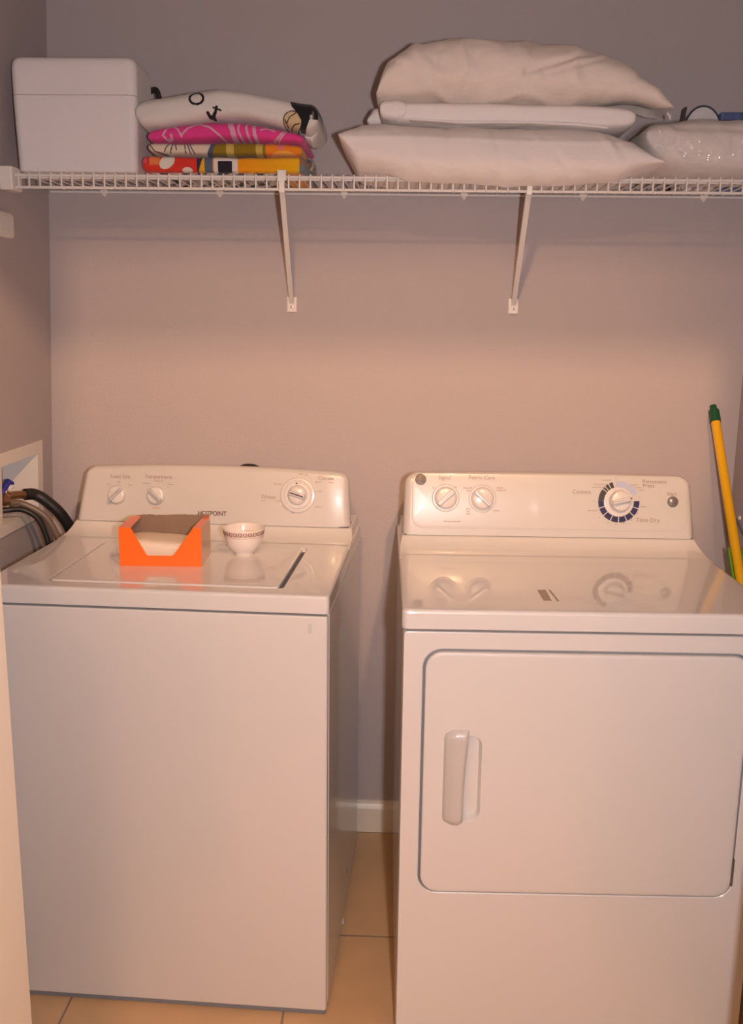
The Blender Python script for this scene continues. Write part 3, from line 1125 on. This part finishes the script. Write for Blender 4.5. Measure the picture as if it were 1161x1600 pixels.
tt = [(.818, 1.905), (.824, 1.935), (.835, 1.965), (.86, 1.992), (.89, 2.010), (.968, 2.022), (1.08, 2.020), (1.20, 2.012), (1.294, 1.996), (1.35, 1.968), (1.40, 1.928), (1.436, 1.890), (1.446, 1.876)]
tb = [(.818, 1.885), (.824, 1.880), (.85, 1.882), (.89, 1.880), (.972, 1.876), (1.08, 1.874), (1.20, 1.873), (1.30, 1.873), (1.363, 1.872), (1.40, 1.868), (1.432, 1.862), (1.446, 1.866)]
tpl = cloth_body('bed_pillow', COTTON_TAN, tt, tb, lambda x: -.335 + .02 * abs((x - 1.1) / .32) ** 3, lambda x: -.02 - .17 * max(0, (x - 1.32) / .126) ** 1.3, p=2.35, endr=.012, endk=.55, amp=.004, freq=11, seed=3, win=1, nx=170, ns=120, crease=top_crease, ridge=.0065, rise=lambda x: .055 * min(1, max(0, (x - 1.24) / .1)))
tag(tpl, 'plump cream bed pillow with a creased cover, uppermost of the pile', 'pillow', 'bed pillows on the shelf')
bm = B()
tube(bm, [(1.437, -.335 + .045, 1.864), (1.441, -.295, 1.858), (1.444, -.29, 1.851)], [.0022, .003, .0012], 6)
finish('cover_tab', bm, SHEET, tpl)


# ------------------------------------------------------------------ towels: colours are printed on the cloth
def px(co):          # cloth coordinates of the printed front, in the units the motifs are drawn in
    return 216 + (co.x - .296) / .0014, 160 - (co.z - 1.884) / .00131


def seg(u, v, a, b):
    dx, dy = b[0] - a[0], b[1] - a[1]
    t = max(0, min(1, ((u - a[0]) * dx + (v - a[1]) * dy) / (dx * dx + dy * dy)))
    return math.hypot(u - a[0] - t * dx, v - a[1] - t * dy)


def poly_in(u, v, P):
    c = False
    j = len(P) - 1
    for i in range(len(P)):
        if (P[i][1] > v) != (P[j][1] > v) and u < (P[j][0] - P[i][0]) * (v - P[i][1]) / (P[j][1] - P[i][1]) + P[i][0]:
            c = not c
        j = i
    return c


def polyline(u, v, P, w):
    return any(seg(u, v, a, b) < w for a, b in zip(P, P[1:]))


WHITE_T = (.70, .66, .62)
BLACK_T = (.018, .016, .02)


def col_white(co, n):
    u, v = px(co)
    if co.y > -.17:
        return WHITE_T
    e = math.hypot((u - 312) / 12.5, (v - 158) / 11)
    if .68 < e < 1.0:
        return BLACK_T
    if polyline(u, v, [(290, 150), (302, 146.5), (316, 146)], .8):
        return BLACK_T
    if polyline(u, v, [(343, 171), (341, 178), (336, 185)], 2.2) or polyline(u, v, [(338, 172), (349, 176)], 1.4) or polyline(u, v, [(329, 180), (331, 185), (337, 186)], 2.6):
        return BLACK_T
    if poly_in(u, v, [(455, 159), (470, 162), (492, 162), (497, 168), (490, 180), (484, 196), (478, 208), (470, 206), (474, 192), (466, 178), (459, 170)]):
        return BLACK_T
    if math.hypot((u - 460) / 15, (v - 192) / 16) < 1:
        if math.hypot((u - 460) / 15, (v - 192) / 16) > .9 or polyline(u, v, [(450, 196), (456, 186), (468, 178)], .8) or polyline(u, v, [(456, 203), (463, 197), (470, 196)], .8) or polyline(u, v, [(448, 190), (452, 200)], .9):
            return BLACK_T
        return (.62, .47, .27)
    if u > 490 and v < 190:
        return BLACK_T if u > 494 else (.16, .13, .12)
    return WHITE_T


PINK = (.74, .055, .27)
PALEPINK = (.68, .36, .46)


def col_pink(co, n):
    u, v = px(co)
    for P, w in (([(262, 206), (257, 214), (263, 222), (271, 220), (270, 213)], 1.6), ([(262, 204), (272, 199), (281, 205), (286, 216)], 1.5), ([(285, 215), (296, 203), (312, 196), (330, 201), (346, 214), (352, 220)], 1.6),
                 ([(361, 192), (366, 206), (369, 222)], 4.0), ([(376, 194), (375, 206), (381, 222)], 1.7), ([(387, 194), (388, 206), (393, 224)], 1.7), ([(399, 196), (400, 210), (404, 226)], 2.6),
                 ([(404, 226), (425, 224), (432, 226)], 1.6), ([(446, 206), (436, 218), (430, 222)], 1.5), ([(452, 204), (441, 218), (436, 223)], 1.4), ([(410, 205), (418, 203), (430, 205)], 1.2), ([(415, 200), (432, 208)], 1.0)):
        if polyline(u, v, P, w):
            return PALEPINK
    return PINK


def col_tan(co, n):
    u, v = px(co)
    if u < 333 - (v - 225) * .4:
        for P in ([(268, 226), (262, 234), (259, 240)], [(273, 226), (270, 236), (268, 242)], [(276, 226), (278, 237)], [(291, 228), (292, 242)], [(295, 228), (300, 243)], [(299, 229), (306, 243)]):
            if polyline(u, v, P, .8):
                return (.03, .035, .06)
        if polyline(u, v, [(236, 229), (244, 240), (262, 245)], 1.2):
            return (.25, .12, .10)
        return (.70, .58, .46)
    if u < 340 - (v - 225) * .35:
        return (.08, .10, .16)
    if u > 417:
        if math.hypot((u - 445) / 24, (v - 252) / 14) < 1 and v > 238:
            return (.85, .42, .08)
        if 436 < u < 446 and v < 236:
            return (.75, .18, .22)
        return (.83, .24, .02) if u < 470 else (.75, .30, .03)
    if 356 < u < 368 or 402 < u < 413:
        return (.56, .40, .10)
    return (.27, .17, .015)


def zebra(co):
    q = math.sin(co.x * 150 + 2.2 * noise.noise(Vector((co.x * 22, co.y * 22, 1))) + co.y * 95)
    return (.02, .018, .02) if q > .0 else (.70, .63, .55)


def col_red(co, n):
    u, v = px(co)
    if n.z < -.8 and co.y > SYF + .014 and v > 273:
        return zebra(co) if u < 440 else (.80, .33, .02)
    if u < 232 and v < 258:
        return (.72, .10, .20)
    if u < 310:
        if math.hypot((u - 265 - (252 - v) * .35) / 11.5, (v - 257) / 11.5) < 1:
            return (.74, .68, .58)
        if math.hypot((u - 295) / 8, (v - 270) / 5) < 1:
            return (.72, .62, .55)
        if v < 262 and 236 < u < 252:
            return (.78, .22, .07)
        return (.66, .045, .03)
    if u < 320 - (v - 247) * .3:
        return (.04, .035, .07)
    if u < 335:
        return (.10, .13, .20) if u > 322 else (.80, .42, .02)
    if 343 < u < 365 and v > 255:
        return (.025, .02, .03)
    if 337 < u < 374 and v > 247:
        return (.74, .66, .60)
    if u > 470:
        return (.25, .15, .10) if v < 262 else (.16, .20, .22)
    return (.83, .30 + .12 * min(1, max(0, (u - 380) / 80)), .012)


HX = lambda a: [(.296 + (u - 216) * .0014, 1.884 - (v - 160) * .00131) for u, v in a]
# lowest: red and yellow
o = cloth_body('beach_towel', TOWEL, HX([(224, 249), (232, 246), (300, 247), (380, 248), (440, 247), (474, 246), (480, 250)]), HX([(224, 272), (232, 274), (300, 274.5), (380, 274.5), (440, 274.5), (474, 274), (480, 272)]),
               -.297, -.04, p=7, endr=.010, endk=.6, amp=.0015, freq=18, seed=21, floor=SH, color=col_red, nx=380, ns=240, front=.8)
tag(o, 'red and yellow printed beach towel lowest of the folded stack', 'towel', 'folded beach towels on the shelf')
o = cloth_body('beach_towel', TOWEL, HX([(233, 226), (244, 224), (300, 224), (380, 222), (440, 224), (468, 226), (474, 229)]), HX([(233, 240), (244, 246), (300, 247), (380, 248), (440, 247), (468, 247), (474, 245)]),
               -.293, -.04, p=4, endr=.010, endk=.45, amp=.0014, freq=18, seed=23, color=col_tan, nx=380, ns=240, front=.8)
tag(o, 'tan and olive printed beach towel with an orange end, below the pink one', 'towel', 'folded beach towels on the shelf')
bm = B()
o2 = cloth_body('folded_corner', TOWEL, HX([(466, 234), (476, 233), (485, 240)]), HX([(466, 262), (476, 266), (485, 258)]), -.20, -.10, p=2.4, endr=.006, endk=.3, amp=.002, freq=40, seed=25,
                color=lambda co, n: (.22, .13, .09) if noise.noise(co * 70) > 0 else ((.55, .48, .42) if noise.noise(co * 50) > -.25 else (.10, .14, .17)), nx=40, ns=60, parent=o)
bm.free()
o = cloth_body('beach_towel', TOWEL, HX([(232, 208), (240, 202), (270, 196), (330, 188), (380, 189), (430, 198), (465, 206), (476, 212)]), HX([(232, 224), (240, 226), (300, 225), (350, 222), (400, 224), (440, 226), (470, 226), (476, 224)]),
               -.291, -.04, p=3.4, endr=.012, endk=.45, amp=.0014, freq=16, seed=27, color=col_pink, nx=380, ns=240, front=.8)
tag(o, 'bright pink beach towel with pale swirls in the folded stack', 'towel', 'folded beach towels on the shelf')
o = cloth_body('beach_towel', TOWEL, HX([(216, 162), (224, 157), (260, 149), (300, 142), (345, 137), (390, 141), (430, 149), (470, 157), (490, 160), (499, 166)]),
               HX([(216, 196), (224, 204), (250, 205), (300, 196), (340, 189), (380, 189), (430, 198), (460, 206), (485, 212), (499, 204)]),
               -.300, -.05, p=3.7, endr=.018, endk=.55, amp=.0022, freq=13, seed=29, color=col_white, nx=380, ns=240, front=.8, win=4)
tag(o, 'white beach towel with black printed marks, topmost of the folded stack', 'towel', 'folded beach towels on the shelf')
cloth_body('hanging_corner', TOWEL, HX([(474, 205), (484, 200), (496, 196)]), HX([(474, 214), (486, 222), (496, 208)]), -.25, -.16, p=2.2, endr=.006, endk=.3, amp=.0015, freq=40, seed=31, color=lambda co, n: WHITE_T, nx=30, ns=40, parent=o)

# ------------------------------------------------------------------ foam cooler
cool = thing('foam_cooler', 'white foam cooler box at the wall end of the wire shelf', 'cooler', (.1588, -.215, SH))
ZL = .1605
bm = B()
HW, HD = .1370, .073
L = []
for z, ins, r in ((0, .012, .010), (.004, .006, .014), (.012, .004, .016), (.10, .0015, .017), (ZL - .001, 0, .018), (ZL, .0015, .017)):
    L.append(rrz(-HW + ins, -HD + ins, HW - ins, HD - ins, r, z, 8))
loft(bm, L)
finish('cooler_body', bm, FOAM, cool)
bm = B()
L = []
for z, ins, r in ((ZL + .0004, .0012, .018), (ZL + .0018, 0, .019), (.215, -.0004, .019), (.228, .001, .019), (.2355, .0055, .017), (.2385, .012, .013), (.239, .020, .01)):
    L.append(rrz(-HW + ins, -HD + ins, HW - ins, HD - ins, r, z, 8))
loft(bm, L)
finish('cooler_lid', bm, FOAM, cool)
bm = B()
tube(bm, catmull([(HW - .010, .060, .19), (HW + .004, .078, .205), (HW + .010, .086, .195), (HW + .014, .088, .165), (HW + .010, .084, .150), (HW - .008, .070, .148)], 6), .006, 8)
finish('carry_strap', bm, STRAP, cool)

# ------------------------------------------------------------------ wrapped comforter and the package behind it
ft = [(1.384, 1.842), (1.40, 1.850), (1.43, 1.857), (1.48, 1.864), (1.56, 1.866), (1.68, 1.865), (1.742, 1.860)]
fb = [(1.384, 1.800), (1.40, 1.774), (1.43, 1.752), (1.48, 1.739), (1.56, 1.7350), (1.68, 1.7350), (1.742, 1.7350)]
ct = [(x + (.012 if x < 1.5 else -.003), z - .003) for x, z in ft]
cb = [(x + (.012 if x < 1.5 else -.003), z + .002) for x, z in fb]


def duvet_crease(x, y, z):
    d = seg(x, z, (1.46, 1.80), (1.49, 1.778))
    e = seg(x, z, (1.49, 1.778), (1.545, 1.775))
    f = seg(x, z, (1.46, 1.836), (1.73, 1.832))
    g = seg(x, z, (1.58, 1.80), (1.66, 1.768))
    return -.009 * math.exp(-(min(d, e) / .005) ** 2) - .004 * math.exp(-(min(f, g) / .006) ** 2)


bag = thing('wrapped_comforter', 'white comforter in a clear plastic bag beside the bed pillows', 'comforter', (0, 0, 0))
cloth_body('comforter', COTTON, ct, cb, -.293, -.045, p=3.2, floor=SH + .001, endr=.02, endk=.5, amp=.0030, freq=12, seed=41, nx=120, ns=64, parent=bag, crease=duvet_crease, ridge=.002)


def film_crease(x, y, z):
    k = max(0, min(1, (1.455 - x) / .03))
    q = Vector((x * 70, y * 40, z * 95))
    return k * (.0045 * noise.noise(q) + .0028 * noise.noise(q * 2.1)) + .0006 * noise.noise(q * .5)


cloth_body('plastic_bag', FILM, ft, fb, -.300, -.04, p=3.2, endr=.02, endk=.6, crease=film_crease, amp=.0030, freq=12, seed=41, nx=240, ns=220, parent=bag, floor=SH + .0005)

pk = thing('bedding_package', 'blue edged bedding package standing behind the wrapped comforter', 'package', (1.64, -.021, SH))
PH = .188
bm = B(); slab(bm, -.012, -.014, .100, .018, 0, PH - .004, .006, .004); finish('package_body', bm, PKG_BLUE, pk)
N = 40
arch = [(-.0545 + .0435 * math.cos(PI * i / N), PH - .050 + .058 * math.sin(PI * i / N)) for i in range(N + 1)]
P = [(-.098, 0), (-.011, 0)] + arch
bm = B()
loft(bm, [[(x, -.0142, z) for x, z in P], [(x, .016, z) for x, z in P]])
finish('pale_panel', bm, PKG_PALE, pk, smooth=False)
bm = B()
tube(bm, [(x, -.0150, z) for x, z in arch], .0022, 6)
finish('navy_border', bm, PKG_NAVY, pk)
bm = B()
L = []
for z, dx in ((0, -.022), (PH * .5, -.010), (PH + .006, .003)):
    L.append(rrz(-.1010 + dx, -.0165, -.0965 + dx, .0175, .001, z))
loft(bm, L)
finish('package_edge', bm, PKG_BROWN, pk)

# ------------------------------------------------------------------ orange box on the washer
BZ = .9152
ob = thing('open_box', 'open orange cardboard box with a cut away front on the washer lid', 'box', (.3874, -.5552, BZ), math.radians(2.5))
bw, bd, bh, th = .0857, .118, .081, .0012
bm = B()
# front wall with a trapezoid cut out of it
cut = [(-.060, bh), (-.030, .0255), (-.027, .0235), (.024, .0235), (.028, .0255), (.0685, bh)]
outl = [(-bw, 0), (bw, 0), (bw, bh)] + cut[::-1] + [(-bw, bh)]


def plate(bm, pts, f0, f1):
    a = [bm.verts.new(f0(p)) for p in pts]
    b = [bm.verts.new(f1(p)) for p in pts]
    n = len(pts)
    for i in range(n):
        bm.faces.new((a[i], a[(i + 1) % n], b[(i + 1) % n], b[i]))
    bm.faces.new(a[::-1]); bm.faces.new(b)
    bm.normal_update()


plate(bm, outl, lambda p: (p[0], 0, p[1]), lambda p: (p[0], th, p[1]))
bmesh.ops.triangulate(bm, faces=[f for f in bm.faces if len(f.verts) > 4])
finish('front_wall', bm, ORANGE, ob, smooth=False)
side_m = mat('box_side_card', (.62, .36, .24), .35, coat=.3)
bm = B(); box(bm, bw - th, th, 0, bw, bd, bh); finish('side_wall', bm, [side_m], ob, smooth=False)
bm = B(); box(bm, -bw, th, 0, -bw + th, bd, bh); finish('side_wall', bm, ORANGE, ob, smooth=False)
bm = B(); box(bm, -bw + th, th, 0, bw - th, bd, th); finish('box_bottom', bm, ORANGE, ob, smooth=False)
for sg, xin in ((-1, -.0600), (1, .0680)):
    bm = B()
    e = sg * bw
    pts = [(e, 0), (xin, 0), (xin - sg * .004 + sg * .006, bd * .55), (xin + sg * .004, bd), (e, bd)]
    plate(bm, pts, lambda p: (p[0], p[1], bh), lambda p: (p[0], p[1], bh + th))
    finish('top_strip', bm, ORANGE, ob, smooth=False)
# back wall, plain grey-brown card inside with a torn upper edge
bm = B()
N = 46
pts = [(-bw + th, th), (bw - th, th)]
for i in range(N + 1):
    x = (bw - th) - 2 * (bw - th) * i / N
    pts.append((x, bh + .0042 + .0028 * noise.noise(Vector((x * 30, 3, 0))) + .0012 * noise.noise(Vector((x * 140, 7, 0))) + .002 * x / bw))
plate(bm, pts, lambda p: (p[0], bd, p[1]), lambda p: (p[0], bd - th, p[1]))
bmesh.ops.triangulate(bm, faces=[f for f in bm.faces if len(f.verts) > 4])
finish('back_wall', bm, KRAFT, ob, smooth=False)
bm = B()
for i in range(26):
    x = -.0265 + .050 * i / 25
    h = .0008 + .0016 * abs(noise.noise(Vector((i * .9, 2, 5))))
    box(bm, x - .0011, -.0003, .0230, x + .0011, th * .8, .0235 + h)
finish('torn_edge', bm, TORN, ob, smooth=False)
# the wad of sheets inside
shb = cloth_body('paper_stack', PAPER, [(-.082, .050), (-.05, .053), (0, .050), (.05, .045), (.082, .042)], [(-.082, .0022), (.082, .0022)], .010, .108, p=4.5, endr=.01, endk=.6, amp=.0012, freq=22, seed=51, nx=50, ns=48)
shb.location = (.3874, -.5552, BZ)
shb.rotation_euler = (0, 0, math.radians(2.5))
tag(shb, 'cream wad of paper sheets inside the open orange box', 'paper sheets')

# ------------------------------------------------------------------ ceramic bowl
bowl = thing('ceramic_bowl', 'small cream ceramic bowl with a dark patterned band under its rim', 'bowl', (.5420, -.4330, BZ))
bm = B()
pro = [(.0001, .002), (.018, .002), (.0185, 0), (.0215, 0), (.0225, .005), (.030, .011), (.0375, .022), (.0425, .036), (.0455, .052), (.0468, .0585), (.0462, .0595),
       (.0450, .0585), (.0432, .050), (.040, .036), (.035, .023), (.026, .012), (.012, .008), (.0001, .0075)]
rows = []
for r, z in pro:
    rows.append([((r + (.0004 * math.cos(24 * 2 * PI * k / 96) if .012 < z < .045 and r > .028 else 0)) * math.cos(2 * PI * k / 96), r * math.sin(2 * PI * k / 96), z) for k in range(96)])
loft(bm, rows)
finish('bowl_body', bm, CERAMIC, bowl, angle=50)
bm = B()


def bowl_r(z):
    for (r0, z0), (r1, z1) in zip(pro[5:9], pro[6:10]):
        if z0 <= z <= z1:
            return r0 + (r1 - r0) * (z - z0) / (z1 - z0)
    return .0455


def bpatch(a0, a1, z0, z1):
    q = []
    for a, z in ((a0, z0), (a1, z0), (a1, z1), (a0, z1)):
        r = bowl_r(z) + .0004
        q.append(bm.verts.new((r * math.cos(a), r * math.sin(a), z)))
    bm.faces.new(q)


NM = 26
for k in range(NM):
    a = 2 * PI * k / NM
    s = 2 * PI / NM
    bpatch(a + .06 * s, a + .86 * s, .0535, .0550)
    bpatch(a + .06 * s, a + .24 * s, .0465, .0536)
    bpatch(a + .24 * s, a + .62 * s, .0465, .0480)
    bpatch(a + .45 * s, a + .62 * s, .0480, .0515)
    bpatch(a + .72 * s, a + .88 * s, .0465, .0536)
for k in range(NM * 3):
    a = 2 * PI * k / (NM * 3)
    bpatch(a, a + .045, .0425, .0435)
finish('band_pattern', bm, BOWLINK, bowl, smooth=False)
ln = thing('dryer_lint', 'pale folded scraps lying inside the small bowl', 'scraps', (.5420, -.4330, BZ + .010))
bm = B()
for (x, y, z, a, l, tilt) in ((-.010, -.012, .030, .45, .052, .22), (-.012, .004, .034, .40, .050, .20), (.006, .012, .036, -.6, .034, .25)):
    M4 = Matrix.Translation((x, y, z)) @ Matrix.Rotation(a, 4, 'Z') @ Matrix.Rotation(-tilt, 4, 'Y')
    pts = []
    for k in range(9):
        s = (k / 8 - .5) * l
        pts.append(M4 @ Vector((s, .0015 * math.sin(k), .001 * math.cos(k * 1.3))))
    tube(bm, pts, [.0022 + .0008 * math.sin(k * 1.1) for k in range(9)], 8)
lathe(bm, [(.0001, .001), (.018, .004), (.027, .012), (.026, .020), (.016, .026), (.0001, .028)], 20)
for v in bm.verts:
    v.co += Vector((noise.noise(v.co * 90), noise.noise(v.co * 90 + Vector((5, 0, 0))), noise.noise(v.co * 90 + Vector((0, 5, 0))))) * .0018
finish('lint_wad', bm, PAPER, ln)

# ------------------------------------------------------------------ supply box in the left wall with valves and hoses
sup = thing('supply_box', 'white recessed laundry supply box with valve in the left wall above the washer', 'supply box', (left_x(1.01), 0, 0))
lx = lambda z, d=0: left_x(z) - left_x(1.01) + d
bm = B()
fy0, fy1, fz0, fz1 = -.365, -.080, .916, 1.113
o_ = [(y, z) for y, z in rr2(fy0, fz0, fy1, fz1, .004, 3)]
i_ = [(y, z) for y, z in rr2(OB['y0'] + .002, OB['z0'] + .002, OB['y1'] - .002, OB['z1'] - .002, .004, 3)]
ii = [(y, z) for y, z in rr2(OB['y0'] + .008, OB['z0'] + .008, OB['y1'] - .008, OB['z1'] - .008, .004, 3)]
loft(bm, [[(lx(z, .0005), y, z) for y, z in o_], [(lx(z, .004), y, z) for y, z in o_], [(lx(z, .0055), y + (.0015 if y < -.2 else -.0015), z) for y, z in o_],
          [(lx(z, .0055), y, z) for y, z in i_], [(lx(z, .003), y, z) for y, z in i_], [(lx(z, -.085), y, z) for y, z in ii]], True, True)
bmesh.ops.delete(bm, geom=[f for f in bm.faces if len(f.verts) > 4 and f.calc_center_median().x > -.02], context='FACES_ONLY')
finish('box_frame', bm, BOXPLASTIC, sup, angle=30)
bm = B()
tube(bm, [(-.060, -.296, .955), (-.060, -.296, 1.070)], .012, 14)
tube(bm, [(-.060, -.296, 1.005), (-.060, -.296, 1.02)], .015, 14)
finish('drain_stub', bm, PIPE, sup)
bm = B()
loft(bm, [[(-.083, y, z) for y, z in rr2(-.325, .95, -.125, 1.074, .003, 3)], [(-.081, y, z) for y, z in rr2(-.325, .95, -.125, 1.074, .003, 3)]])
finish('box_back', bm, RECESS_SHADE, sup)  # back plate coloured as the shaded depth of the recess
bm = B()
V0 = Vector((-.018, -.262, .992))
tube(bm, [V0 + Vector((-.055, 0, 0)), V0 + Vector((-.02, 0, 0))], .009, 14)
tube(bm, [V0 + Vector((-.028, 0, 0)), V0 + Vector((-.022, 0, 0)), V0 + Vector((.004, 0, 0)), V0 + Vector((.010, .002, -.002))], [.012, .0165, .0165, .011], 18)
tube(bm, [V0 + Vector((0, 0, .01)), V0 + Vector((.002, .004, .020))], .006, 12)
tube(bm, [V0 + Vector((.004, .010, .006)), V0 + Vector((.014, .026, .006)), V0 + Vector((.030, .044, .004))], [.010, .0105, .0105], 6)
finish('brass_valve', bm, BRASS, sup)
bm = B()
tube(bm, [V0 + Vector((-.004, -.006, .012)), V0 + Vector((.000, .004, .030)), V0 + Vector((.004, .014, .041)), V0 + Vector((.008, .028, .034))], [.004, .0075, .0075, .005], 10)
finish('valve_handle', bm, BLUE, sup)
bm = B()
tube(bm, [V0 + Vector((.002, .010, .020)), V0 + Vector((.006, .022, .027)), V0 + Vector((.009, .030, .026))], [.006, .0065, .004], 10)
finish('handle_cap', bm, LINT, sup)


def hose(name, label, pts, r, m):
    bm = B()
    tube(bm, catmull(pts, 8), r, 14)
    o = finish(name, bm, m, angle=60)
    return tag(o, label, 'hose')


ox = left_x(1.01)
h0 = Vector((ox, 0, 0)) + V0 + Vector((.030, .044, .004))
hose('water_hose', 'thick black water hose running from the blue handled valve to behind the washer',
     [tuple(h0), (h0.x + .016, -.198, .993), (.008, -.188, .976), (.038, -.172, .938), (.052, -.140, .88), (.050, -.085, .76), (.045, -.06, .60), (.045, -.05, .45)], .0142, BLACK_RUBBER)
h1 = Vector((ox, 0, 0)) + V0 + Vector((.008, .004, -.012))
hose('water_hose', 'thinner brown-grey water hose arching below the thick black hose',
     [(h1.x, h1.y, h1.z), (h1.x + .018, h1.y + .022, .978), (.012, -.222, .948), (.036, -.214, .905), (.046, -.20, .85), (.048, -.18, .72), (.046, -.16, .55), (.045, -.14, .40)], .0078, GREY_HOSE)
hose('drain_hose', 'black drain hose dipping from the supply box over its lower edge',
     [(ox - .045, -.288, .966), (ox - .010, -.272, .968), (ox + .018, -.254, .966), (.004, -.242, .945), (.020, -.236, .905), (.028, -.230, .85), (.030, -.205, .72), (.028, -.19, .55)], .007, BLACK_RUBBER)
hose('vent_hose', 'black hose whose curved top just shows above the washer console',
     [(.420, -.026, .80), (.440, -.026, .98), (.463, -.026, 1.030), (.488, -.026, 1.0405), (.513, -.026, 1.030), (.535, -.026, .98), (.55, -.026, .80)], .0115, BLACK_RUBBER)

# ------------------------------------------------------------------ small box on the left wall under the shelf
sw = thing('wall_box', 'small white plastic box on the left wall under the end of the shelf', 'wall box', (left_x(1.62), -.30, 1.622))
bm = B()
L = []
for x, i in ((.0008, 0), (.010, 0), (.014, .001), (.0165, .004), (.017, .008)):
    L.append([(x, y, z) for y, z in rr2(-.062 + i, -.028 + i, .044 - i, .028 - i, .008 - i * .5)])
loft(bm, L)
finish('box_shell', bm, BOXPLASTIC, sw)
bm = B()
L = [[(x, y, z) for y, z in rr2(-.045 + i, -.016 + i, .026 - i, .018 - i, .004)] for x, i in ((.0165, 0), (.0195, .001))]
loft(bm, L)
finish('cover_plate', bm, WIRE, sw)

# ------------------------------------------------------------------ mop leaning in the right corner
P0, P1 = Vector((1.6705, -.026, 1.223)), Vector((1.683, -.245, .899))
D_ = (P1 - P0).normalized()
tl = (P0.z - .012) / -D_.z
mop = thing('mop', 'yellow mop pole with a dark green tip leaning in the corner beside the dryer', 'mop', tuple(P0 + D_ * tl))
base = P0 + D_ * tl
at = lambda s: P0 + D_ * s - base
bm = B(); tube(bm, [at(.045), at(.2), at(.6), at(tl)], .0115, 20); finish('pole', bm, YELLOW, mop)
bm = B(); tube(bm, [at(0), at(.0015), at(.0125), at(.0135), at(.0155), at(.048), at(.0485)], [.006, .0082, .0088, .0108, .0130, .0134, .0118], 20); finish('pole_tip', bm, GREEN, mop)
# split sleeve that wraps the back of the pole
bm = B()
sd = D_.cross(Vector((0, -1, 0))).normalized()
bk = sd.cross(D_).normalized()
if bk.y < 0:
    bk = -bk
L = []
for s in (.385, .390, .60, .80):
    c = at(s)
    row = []
    for k in range(17):
        a = math.radians(-20 + 220 * k / 16)
        row.append(c + .0195 * (math.cos(a) * sd + math.sin(a) * bk))
    for k in range(16, -1, -1):
        a = math.radians(-20 + 220 * k / 16)
        row.append(c + .0165 * (math.cos(a) * sd + math.sin(a) * bk))
    L.append(row)
loft(bm, L)
finish('wringer_sleeve', bm, LIME, mop)

# cord along the right wall
cord = thing('power_cord', 'thin dark cord along the right wall beside the mop', 'cord', (WX, -.09, .92))
bm = B(); tube(bm, catmull([(-.0035, .075, .035), (-.0035, .04, .018), (-.0035, 0, .002), (-.0035, -.10, -.05), (-.0035, -.2, -.2), (-.0035, -.2, -.5)], 6), .0028, 8); finish('cord_line', bm, GAP, cord)
bm = B(); lathe(bm, [(.0001, 0), (.006, 0), (.005, .004), (.0001, .006)], 16)
finish('wall_pin', bm, LINT, cord, mw=Matrix.Translation((-.0005, .012, .024)) @ Matrix.Rotation(-PI / 2, 4, 'Y'))

# scrap of lint on the floor
bm = B()
lathe(bm, [(.0001, 0), (.006, 0), (.007, .004), (.004, .010), (.002, .014), (.0001, .017)], 12)
for v in bm.verts:
    v.co += Vector((noise.noise(v.co * 160), noise.noise(v.co * 160 + Vector((5, 0, 0))), .3 * noise.noise(v.co * 160 + Vector((0, 5, 0))))) * .004
o = finish('lint_scrap', bm, LINT, loc=(.764, -.43, .002))
tag(o, 'scrap of white lint on the floor tile against the washer side', 'lint')
